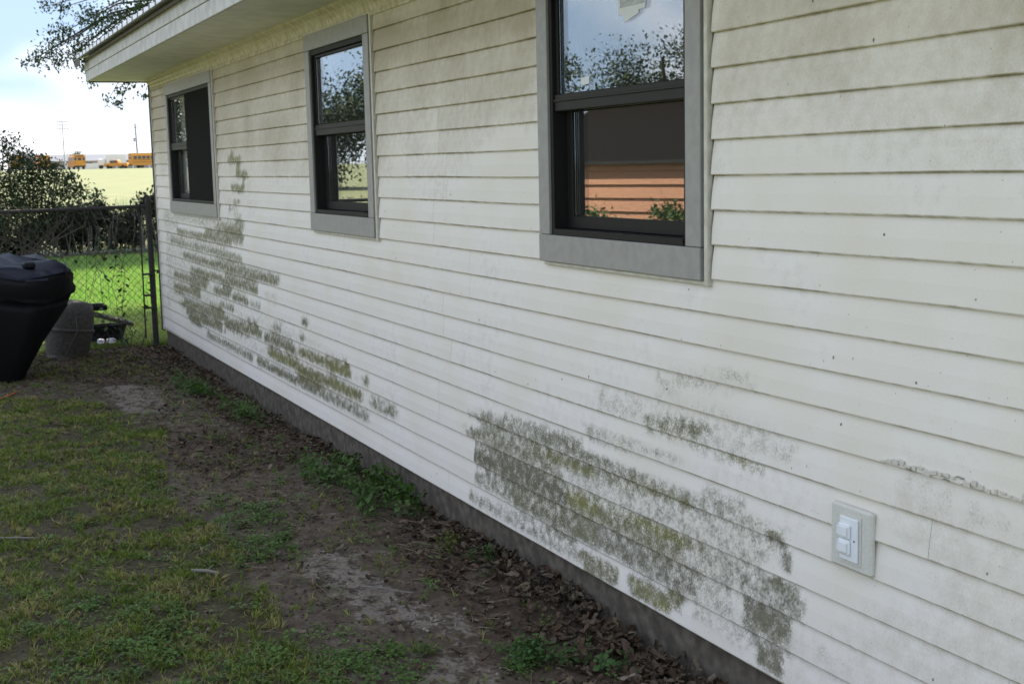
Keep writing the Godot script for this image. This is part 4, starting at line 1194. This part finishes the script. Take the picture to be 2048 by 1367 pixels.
func make_greenery() -> void:
	# live oak behind the house, its low branches in view under the eave
	var oak := thing("oak_tree", "spreading live oak with drooping leafy branches behind the roof", "tree", Vector3(7.0, 0, -32.5))
	part("trunk", one_tube([Vector3(0, -0.4, 0), Vector3(-0.1, 1.5, 0), Vector3(0.1, 3.2, 0.1), Vector3(0, 5.5, 0)], [0.55, 0.42, 0.36, 0.2], 10), M.bark, oak)
	var spots := []
	for s in OAK:
		spots.append([Vector3(s[0] - 7.0, s[1], 2.5 + rng.randf_range(-0.7, 0.7)), s[2] * 0.95])
	var hub := Vector3(-3.0, 5.6, 1.8)
	part("limb", one_tube([Vector3(0, 3.2, 0), Vector3(-1.6, 5.0, 0.9), hub], [0.24, 0.18, 0.10], 7), M.bark, oak)
	for s in spots:
		var p: Vector3 = s[0]
		part("branch", one_tube([hub, hub.lerp(p, 0.55) + Vector3(0, 0.25, 0), p], [0.035, 0.02, 0.006], 5), M.bark, oak)
	var lp := []
	var lt := PackedColorArray()
	leaf_cloud(spots, 4600, 0.085, Color(0.045, 0.068, 0.027), lp, lt)
	var rest := []
	for k in 46:
		var p := Vector3(rng.randf_range(-8.5, 4.0), rng.randf_range(7.5, 9.8), rng.randf_range(-3.8, 3.4))
		rest.append([p, rng.randf_range(0.9, 1.4)])
		if p.x > -4.0:
			part("limb", one_tube([Vector3(0, 4.2, 0), p * 0.6 + Vector3(0, 2.1, 0), p], [0.16, 0.1, 0.03], 6), M.bark, oak)
	leaf_cloud(rest, 26000, 0.21, Color(0.035, 0.055, 0.022), lp, lt)
	meta(copies("crown", leaf_mesh(), M.leaf, lp, lt, oak), "", "", "", "stuff")
	# unseen tree added beyond the house end, sized to shade the fence corner
	tree("added_shade_tree", "unseen leafy tree added past the far end of the house for its shade", "", Vector3(3.3, 0, -16.3), 6.6, Vector3(2.2, 2.1, 2.2), 10000, 0.16, Color(0.04, 0.07, 0.025), 16)
	# dark bush at the left of the fence row
	var bush := thing("tall_bush", "tall dark leafy bush rising above the overgrown fence row", "bush", Vector3(0, 0, -27))
	spots = []
	for s in BUSH:
		spots.append([Vector3(s[0], s[1], rng.randf_range(-0.35, 0.35)), s[2]])
		part("stem", one_tube([Vector3(rng.randf_range(-0.7, 0.8), -0.1, 0), Vector3(s[0] * 0.8, s[1] * 0.5, 0), Vector3(s[0], s[1], 0)], [0.02, 0.014, 0.006], 5), M.bark, bush)
	lp = []
	lt = PackedColorArray()
	leaf_cloud(spots, 9500, 0.072, Color(0.036, 0.052, 0.022), lp, lt)
	meta(copies("foliage", leaf_mesh(), M.leaf, lp, lt, bush), "", "", "", "stuff")
	# the overgrown fence row
	var looks := ["vine-smothered shrub with bare hanging stems at the bush's foot", "vine-smothered shrub thick with grey twigs mid-row", "low vine-covered shrub with tall grass tips on top", "dense shrub ending the row behind the house corner"]
	for k in 4:
		var x := -0.6 + k * 1.15
		var sh := thing("overgrown_shrub", looks[k], "shrub", Vector3(x, 0, -28.2 + 0.2 * (k % 2)), 0.0, "shrubs of the overgrown fence row")
		lp = []
		lt = PackedColorArray()
		var sp := []
		for i in 16:
			sp.append([Vector3(rng.randf_range(-0.65, 0.65), rng.randf_range(0.15, 0.98), rng.randf_range(-0.4, 0.4)), rng.randf_range(0.18, 0.32)])
		leaf_cloud(sp, 4200, 0.10, Color(0.028, 0.034, 0.018), lp, lt)
		meta(copies("foliage", leaf_mesh(), M.leaf, lp, lt, sh), "", "", "", "stuff")
		for i in 14:
			var sx := rng.randf_range(-0.65, 0.65)
			part("stem", one_tube([Vector3(sx, -0.05, 0.45), Vector3(sx + rng.randf_range(-0.1, 0.1), 0.5, 0.5), Vector3(sx + rng.randf_range(-0.2, 0.2), rng.randf_range(0.85, 1.15), 0.42)], [0.010, 0.008, 0.004], 4), M.pole_wood, sh)
	# tall grass along its top
	var gp := []
	var gt := PackedColorArray()
	for k in 900:
		var x := rng.randf_range(0.8, 3.8)
		var h := rng.randf_range(0.9, 1.22) + (0.2 if x > 2.5 else 0.0) * rng.randf()
		gp.append(Transform3D(Basis.from_euler(Vector3(rng.randf_range(-0.3, 0.3), rng.randf_range(0, TAU), rng.randf_range(-0.3, 0.3))).scaled(Vector3(1.6, h / 0.06, 1.6)), Vector3(x, 0.0, -29.0 + rng.randf_range(-0.5, 0.5))))
		gt.append(Color(0.07, 0.12, 0.03) * rng.randf_range(0.6, 1.4))
	meta(copies("tall_grass", blade_mesh(), M.blade, gp, gt, self), "tall rank grass behind the overgrown fence row", "grass", "", "stuff")
	# sunlit lawn blades beyond the chain-link fence
	gp = []
	gt = PackedColorArray()
	for k in 26000:
		var z := -12.75 - 14.5 * pow(rng.randf(), 1.3)
		var x := rng.randf_range(-1.6, 0.35 + (-z - 13.0) * 0.17)
		gp.append(Transform3D(Basis.from_euler(Vector3(rng.randf_range(-0.5, 0.5), rng.randf_range(0, TAU), rng.randf_range(-0.5, 0.5))).scaled(Vector3.ONE * rng.randf_range(0.7, 1.5)), Vector3(x, -0.05, z)))
		gt.append(Color(0.24, 0.42, 0.10).lerp(Color(0.38, 0.34, 0.17), clampf(pow(rng.randf(), 3.0) + clampf((z + 17.0) / 2.5, 0.0, 1.0) * rng.randf(), 0.0, 1.0)) * rng.randf_range(0.7, 1.3))
	meta(copies("lawn_grass", tuft_mesh(5, 0.07), M.blade, gp, gt, self), "short sunlit green grass beyond the chain-link fence", "grass", "", "stuff")

# ---------------------------------------------------------------- what the windows mirror
func make_reflected_yard() -> void:
	var shed := thing("orange_shed", "low orange clapboard shed under a dark shingle roof across the lawn", "shed", Vector3(-12.2, -0.05, -20.4), 1.32)
	var w := 3.6; var d := 2.0; var h := 1.75
	part("wall_core", one_slab(-w + 0.03, w - 0.03, 0, h, -d + 0.03, d - 0.03), M.orange_paint, shed)
	for k in 7:
		var s := Shape.new()
		s.box(Vector3(0, 0.13 + k * 0.25, d + 0.012), Vector3(2 * w, 0.262, 0.02), Basis(Vector3.RIGHT, -0.17))
		part("clapboard", s.done(), M.orange_paint, shed)
	part("corner_board", one_slab(w - 0.05, w + 0.06, 0, h, d - 0.05, d + 0.04), M.old_wood, shed)
	part("corner_board", one_slab(-w - 0.06, -w + 0.05, 0, h, d - 0.05, d + 0.04), M.old_wood, shed)
	var rf := Shape.new()
	var ov := 0.18
	rf.loft([[Vector3(-w - 0.4, h - 0.06, d + ov), Vector3(-w - 0.4, h + 1.25, 0), Vector3(-w - 0.4, h - 0.06, -d - ov)], [Vector3(w + 0.4, h - 0.06, d + ov), Vector3(w + 0.4, h + 1.25, 0), Vector3(w + 0.4, h - 0.06, -d - ov)]])
	part("roof", rf.done(), M.shingle, shed)
	part("fascia_board", one_slab(-w - 0.4, w + 0.4, h - 0.12, h - 0.065, d + ov - 0.02, d + ov + 0.01), M.bus_black, shed)
	part("downpipe", one_tube([Vector3(2.6, 0.1, d + 0.08), Vector3(2.6, h, d + 0.08)], [0.02], 6), M.pale_stick, shed)
	var looks := ["broad bushy tree in the row past the lawn, next to the fence row", "tall narrow tree of the row past the lawn", "round dense tree of the row past the lawn", "broad spreading tree just left of the orange shed", "tall leafy tree rising behind the orange shed roof", "dark round tree behind the orange shed's far end", "thin airy tree at the end of the row past the shed"]
	var place := [[8.6, 78.0, 8.6, 2.1], [12.0, 80.0, 7.6, 1.9], [15.0, 76.0, 7.4, 1.9], [18.6, 78.0, 8.2, 2.0], [23.0, 60.0, 7.4, 1.7], [29.0, 40.0, 5.8, 1.0], [33.5, 38.0, 6.4, 1.0], [39.0, 36.0, 6.4, 1.0]]
	looks.append("spreading tree alone past the airy one")
	for k in place.size():
		var a := deg_to_rad(place[k][0])
		tree("yard_tree", looks[k], "trees past the lawn", Vector3(-sin(a) * place[k][1], -0.05, -cos(a) * place[k][1]), place[k][2], Vector3(2.5 * place[k][3], place[k][2] * 0.42, 2.1 * place[k][3]), 12000, 0.125 * place[k][3], Color(0.05, 0.068, 0.034), 18)
	var sp := [[-9.2, -20.6], [-10.4, -19.6], [-11.6, -19.0], [-12.8, -18.3]]
	var shrub_looks := ["weedy green shrub at the shed's corner", "weedy green shrub before the shed wall, second from its corner", "weedy green shrub before the shed wall, third from its corner", "weedy green shrub before the shed wall, fourth from its corner"]
	for k in sp.size():
		var sh := thing("weedy_shrub", shrub_looks[k], "shrub", Vector3(sp[k][0], -0.05, sp[k][1]), 0.0, "shrubs before the orange shed")
		var spots := []
		for i in 6:
			spots.append([Vector3(rng.randf_range(-0.6, 0.6), rng.randf_range(0.15, 0.75), rng.randf_range(-0.4, 0.4)), rng.randf_range(0.2, 0.35)])
		var lp := []
		var lt := PackedColorArray()
		leaf_cloud(spots, 1300, 0.085, Color(0.065, 0.11, 0.035), lp, lt)
		meta(copies("foliage", leaf_mesh(), M.leaf, lp, lt, sh), "", "", "", "stuff")
		part("stem", one_tube([Vector3(0, -0.05, 0), Vector3(0.05, 0.4, 0)], [0.02, 0.01], 5), M.bark, sh)

# ---------------------------------------------------------------- grass, weeds, litter
func blade_mesh() -> ArrayMesh:
	var s := Shape.new()
	s.quad(Vector3(-0.0022, 0, 0), Vector3(0.0022, 0, 0), Vector3(0.0018, 0.035, 0.004), Vector3(-0.0018, 0.035, 0.004))
	s.tri(Vector3(-0.0018, 0.035, 0.004), Vector3(0.0018, 0.035, 0.004), Vector3(0, 0.06, 0.014))
	return s.done()

func tuft_mesh(n: int, h: float) -> ArrayMesh:
	var s := Shape.new()
	var r := RandomNumberGenerator.new()
	r.seed = n * 31 + 7
	for k in n:
		var a := r.randf_range(0, TAU)
		var out := Vector3(cos(a), 0, sin(a))
		var side := Vector3(-sin(a), 0, cos(a)) * 0.0022
		var base := out * r.randf_range(0.0, 0.015)
		var top := r.randf_range(0.55, 1.0) * h
		var lean := r.randf_range(0.15, 0.8) * h
		var mid := base + out * lean * 0.35 + Vector3(0, top * 0.65, 0)
		var tip := base + out * lean + Vector3(0, top * 0.9, 0)
		s.tint = Color.WHITE * r.randf_range(0.75, 1.2)
		s.quad(base - side, base + side, mid + side * 0.8, mid - side * 0.8)
		s.tri(mid - side * 0.8, mid + side * 0.8, tip)
	return s.done()

func weed_mesh() -> ArrayMesh:
	# a sprig of broad small leaves
	var s := Shape.new()
	var r := RandomNumberGenerator.new()
	r.seed = 3
	for k in 6:
		var a := TAU * k / 6.0 + r.randf_range(-0.3, 0.3)
		var out := Vector3(cos(a), 0, sin(a))
		var side := Vector3(-sin(a), 0, cos(a))
		var h := r.randf_range(0.012, 0.045)
		var p := out * r.randf_range(0.006, 0.02) + Vector3(0, h, 0)
		var l := r.randf_range(0.016, 0.028)
		var e := p + out * l + Vector3(0, r.randf_range(-0.006, 0.008), 0)
		var m := p.lerp(e, 0.55) + Vector3(0, 0.004, 0)
		s.tint = Color.WHITE * r.randf_range(0.7, 1.25)
		s.tri(p, m + side * l * 0.42, m); s.tri(p, m, m - side * l * 0.42)
		s.tri(m, m + side * l * 0.42, e); s.tri(m, e, m - side * l * 0.42)
		s.tri(Vector3(0.001, 0, 0), Vector3(-0.001, 0, 0), p)
	return s.done()

func dead_leaf_mesh(curl: float, lobes: float) -> ArrayMesh:
	var s := Shape.new()
	var n := 12
	var rim: Array[Vector3] = []
	for k in n:
		var a := TAU * k / n
		var rr := 0.5 * (1.0 - 0.38 * absf(cos(a))) * (1.0 + lobes * (1.0 if k % 2 == 0 else -1.0))
		var p := Vector3(cos(a) * rr * 0.75, 0, sin(a) * rr * 1.25)
		p.y = curl * (p.x * p.x * 2.2 + p.z * p.z * 0.7) + 0.05 * sin(a * 3.0)
		rim.append(p)
	for k in n:
		s.tri(Vector3(0, -0.02, 0), rim[k], rim[(k + 1) % n])
	s.tri(Vector3(0.01, 0.0, 0.5), Vector3(-0.01, 0.0, 0.5), Vector3(0, 0.05, 0.85))
	return s.done()

func inside(polys: Array, x: float, z: float) -> bool:
	for p in polys:
		if Geometry2D.is_point_in_polygon(Vector2(x, z), p): return true
	return false

func outlines(lists: Array) -> Array:
	var out := []
	for l in lists: out.append(outline(l))
	return out

func flat_turn(tilt: float) -> Basis:
	return Basis.from_euler(Vector3(rng.randf_range(-tilt, tilt), rng.randf_range(0, TAU), rng.randf_range(-tilt, tilt)))

func make_ground_cover() -> void:
	var grass := outlines(GROUND_GRASS)
	var clover := outlines(GROUND_CLOVER)
	var sand := outlines(GROUND_SAND)
	var litter := outlines(GROUND_LITTER)
	var weeds := outlines(GROUND_WEED)
	# grass tufts
	var gp := []
	var gt := PackedColorArray()
	for k in 125000:
		var z := rng.randf_range(-12.2, -3.2)
		var x := rng.randf_range(-3.0, -0.35)
		var clump := noise.get_noise_2d(x * 2.6, z * 2.6) * 0.5 + noise.get_noise_2d(x * 9.0 + 9.0, z * 9.0) * 0.35
		var want := 0.03
		if inside(grass, x, z): want = 0.36 + clump * 1.7
		elif x < -1.0 and z > -4.2 or x < -1.7: want = 0.45 + clump * 1.2
		elif z < -10.5: want = 0.10 + clump * 0.4
		else: want = 0.03 + clump * 0.12
		if inside(sand, x, z): want *= 0.25
		if rng.randf() > want: continue
		gp.append(Transform3D(flat_turn(0.55).scaled(Vector3(1.15, 0.85, 1.15) * rng.randf_range(0.35, 0.9)), Vector3(x, yard_height(x, z) - 0.004, z)))
		var dry := clampf(noise.get_noise_2d(x * 3.1 + 70.0, z * 3.1) * 0.9 + 0.36 + rng.randf_range(-0.3, 0.4), 0.0, 1.0)
		gt.append(Color(0.155, 0.20, 0.035).lerp(Color(0.36, 0.28, 0.125), dry * dry) * rng.randf_range(0.7, 1.3))
	meta(copies("yard_grass", tuft_mesh(6, 0.06), M.blade, gp, gt, self), "patchy short grass and dry stalks in the shaded yard", "grass", "", "stuff")
	# clover and other low weeds
	var cp := []
	var ct := PackedColorArray()
	for k in 30000:
		var z := rng.randf_range(-11.5, -3.3)
		var x := rng.randf_range(-2.1, -0.15)
		var clump := noise.get_noise_2d(x * 3.5 + 200.0, z * 3.5) * 0.6 + noise.get_noise_2d(x * 11.0, z * 11.0 + 30.0) * 0.3
		var want := clump * 0.35
		if inside(clover, x, z): want = 0.42 + clump * 1.5
		elif inside(grass, x, z): want = -0.02 + clump * 0.6
		if inside(sand, x, z): want = 0.0
		if rng.randf() > want: continue
		cp.append(Transform3D(flat_turn(0.3).scaled(Vector3.ONE * rng.randf_range(0.45, 0.95)), Vector3(x, yard_height(x, z) - 0.004, z)))
		ct.append(Color(0.095, 0.165, 0.035) * rng.randf_range(0.6, 1.35))
	meta(copies("clover", weed_mesh(), M.blade, cp, ct, self), "low clover and creeping weeds spread through the yard", "weeds", "", "stuff")
	# leafy weed clumps along the foundation
	var clump_looks := ["big bright green leafy weed clump against the foundation", "small low weed patch by the foundation near the fence", "medium dark weed patch on the dirt by the foundation"]
	for c in weeds.size():
		var poly: PackedVector2Array = weeds[c]
		var lo := Vector2(1e9, 1e9); var hi := -lo
		for q in poly:
			lo = lo.min(q); hi = hi.max(q)
		var mid := (lo + hi) / 2
		var w := thing("weed_clump", clump_looks[c], "weeds", Vector3(mid.x, 0, mid.y), 0.0, "weed clumps along the foundation")
		var wp := []
		var wt := PackedColorArray()
		for k in [680, 200, 220][c]:
			var p := Vector2(rng.randf_range(lo.x, hi.x), rng.randf_range(lo.y, hi.y))
			if not Geometry2D.is_point_in_polygon(p, poly) or p.x > -0.02 or noise.get_noise_2d(p.x * 4.5 + 8.0, p.y * 4.5) < -0.02 + rng.randf_range(-0.2, 0.2): continue
			var hump := maxf(0.0, 0.7 + noise.get_noise_2d(p.x * 5.0, p.y * 5.0))
			wp.append(Transform3D(flat_turn(0.5).scaled(Vector3(1, rng.randf_range(0.6, 2.2), 1) * rng.randf_range(0.55, 1.5)), Vector3(p.x - mid.x, yard_height(p.x, p.y) - 0.005 + rng.randf() * hump * 0.045, p.y - mid.y)))
			wt.append(Color(0.07, 0.13, 0.03) * rng.randf_range(0.55, 1.35))
		meta(copies("foliage", weed_mesh(), M.blade, wp, wt, w), "", "", "", "stuff")
	# single sprigs that stand out at the litter's edge
	var sprig_at := [Vector2(-0.16, -4.95), Vector2(-0.10, -4.72), Vector2(-0.40, -3.68), Vector2(-0.28, -3.60), Vector2(-0.21, -3.47)]
	var sprig_looks := ["yellowing sprig growing through the leaf litter", "pale green sprig beside the yellowing one", "leafy clump at the edge of the sand by the leaf litter", "lone upright weed sprig in the dirt", "small weed sprig closest to the leaf pile"]
	for c in 5:
		var q: Vector2 = sprig_at[c]
		var w := thing("weed_sprig", sprig_looks[c], "weeds", Vector3(q.x, yard_height(q.x, q.y) - 0.003, q.y), 0.0, "single weed sprigs at the litter's edge")
		var wp := []
		var wt := PackedColorArray()
		for k in [12, 12, 40, 12, 10][c]:
			wp.append(Transform3D(flat_turn(0.6).scaled(Vector3.ONE * rng.randf_range(0.6, 1.15)), Vector3(rng.randfn(0, 0.035), rng.randf_range(0, 0.05), rng.randfn(0, 0.035))))
			wt.append((Color(0.10, 0.12, 0.025) if c == 0 else Color(0.055, 0.115, 0.03)) * rng.randf_range(0.7, 1.3))
		meta(copies("foliage", weed_mesh(), M.blade, wp, wt, w), "", "", "", "stuff")
	# leaf litter
	var shapes := [dead_leaf_mesh(0.5, 0.10), dead_leaf_mesh(1.3, 0.18), dead_leaf_mesh(-0.7, 0.14)]
	var brown := [Color(0.085, 0.058, 0.036), Color(0.06, 0.044, 0.03), Color(0.115, 0.086, 0.056), Color(0.13, 0.105, 0.074), Color(0.08, 0.049, 0.03)]
	for v in 3:
		var lp := []
		var lt := PackedColorArray()
		for k in 14000:
			var z := rng.randf_range(-12.4, -2.9)
			var x := -pow(rng.randf(), 1.6) * 1.5 + 0.02
			var want := 0.045
			if inside(litter, x, z): want = 0.30 + 0.5 * clampf((z + 6.0) / 2.5, 0.0, 1.0) * clampf(1.0 + x / 0.3, 0.0, 1.0)
			want *= 0.8 + noise.get_noise_2d(x * 4.0, z * 4.0)
			if rng.randf() > want: continue
			var deep := clampf((z + 5.5) / 1.0, 0.0, 1.0) * clampf(1.0 + x / 0.25, 0.0, 1.0)
			lp.append(Transform3D(flat_turn(0.35 + 0.5 * deep).scaled(Vector3.ONE * rng.randf_range(0.018, 0.05)), Vector3(minf(x, 0.015), yard_height(x, z) + 0.004 + rng.randf() * (0.012 + 0.05 * deep), z)))
			lt.append(brown[rng.randi() % 5] * rng.randf_range(0.6, 1.3))
		meta(copies("leaf_litter", shapes[v], M.dry_leaf, lp, lt, self), ["litter of brown dead oak leaves along the foundation", "curled brown dead leaves mixed through the litter", "cupped brown dead leaves lying face down in the litter"][v], "leaf litter", "", "stuff")
	# dry stalks and twig bits
	var tp := []
	var tt := PackedColorArray()
	var bit := one_tube([Vector3(-0.5, 0, 0), Vector3(0.05, 0.03, 0.02), Vector3(0.5, 0, -0.03)], [0.02, 0.017, 0.01], 4)
	for k in 3200:
		var z := rng.randf_range(-11.5, -3.2)
		var x := rng.randf_range(-2.1, -0.02)
		tp.append(Transform3D(flat_turn(0.25).scaled(Vector3.ONE * rng.randf_range(0.03, 0.10)), Vector3(x, yard_height(x, z) + 0.008, z)))
		tt.append(Color(0.17, 0.135, 0.09) * rng.randf_range(0.4, 1.5))
	meta(copies("twig_bits", bit, M.dry_leaf, tp, tt, self), "dry stalks and twig bits scattered over the yard", "twigs", "", "stuff")
	# crumbs and clods of soil
	var cl := Shape.new()
	cl.loft([ring(Vector3(0, -0.3, 0), 0.3, 0.35, 2.0, 6), ring(Vector3(0.05, 0.1, 0), 0.55, 0.45, 2.0, 6), ring(Vector3(0, 0.4, 0.05), 0.25, 0.3, 2.0, 6)])
	var kp := []
	var kt := PackedColorArray()
	for k in 9000:
		var z := rng.randf_range(-12.0, -3.1)
		var x := rng.randf_range(-1.9, 0.0)
		var pale := inside(sand, x, z)
		if inside(grass, x, z) and rng.randf() < 0.6: continue
		kp.append(Transform3D(flat_turn(1.0).scaled(Vector3.ONE * rng.randf_range(0.004, 0.016)), Vector3(x, yard_height(x, z) + 0.001, z)))
		kt.append((Color(0.20, 0.17, 0.145) if pale else Color(0.075, 0.058, 0.044)) * rng.randf_range(0.5, 1.5))
	meta(copies("soil_crumbs", cl.done(), M.dry_leaf, kp, kt, self), "crumbs and small clods of dry soil over the yard", "soil", "", "stuff")
	# the leaves that stand out one by one
	var spots := []
	for k in 26:
		var z := rng.randf_range(-5.6, -3.2)
		spots.append(Vector2(-0.03 - absf(rng.randfn(0, 0.11)), z))
	for k in 26:
		var q: Vector2 = spots[k]
		var o := part("dead_leaf", shapes[k % 3], dead_tone(k % 5), self)
		o.transform = Transform3D(flat_turn(0.5).scaled(Vector3.ONE * rng.randf_range(0.05, 0.075)), Vector3(q.x, yard_height(q.x, q.y) + 0.035, q.y))
		meta(o, "large curled brown leaf on top of the litter by the foundation", "leaf", "large dead leaves on the litter")

func dead_tone(k: int) -> StandardMaterial3D:
	var key := "dead_tone_%d" % k
	if not M.has(key):
		plain(key, [Color(0.11, 0.066, 0.047), Color(0.08, 0.05, 0.038), Color(0.15, 0.108, 0.08), Color(0.09, 0.052, 0.036), Color(0.17, 0.135, 0.105)][k], 0.85)
	return M[key]
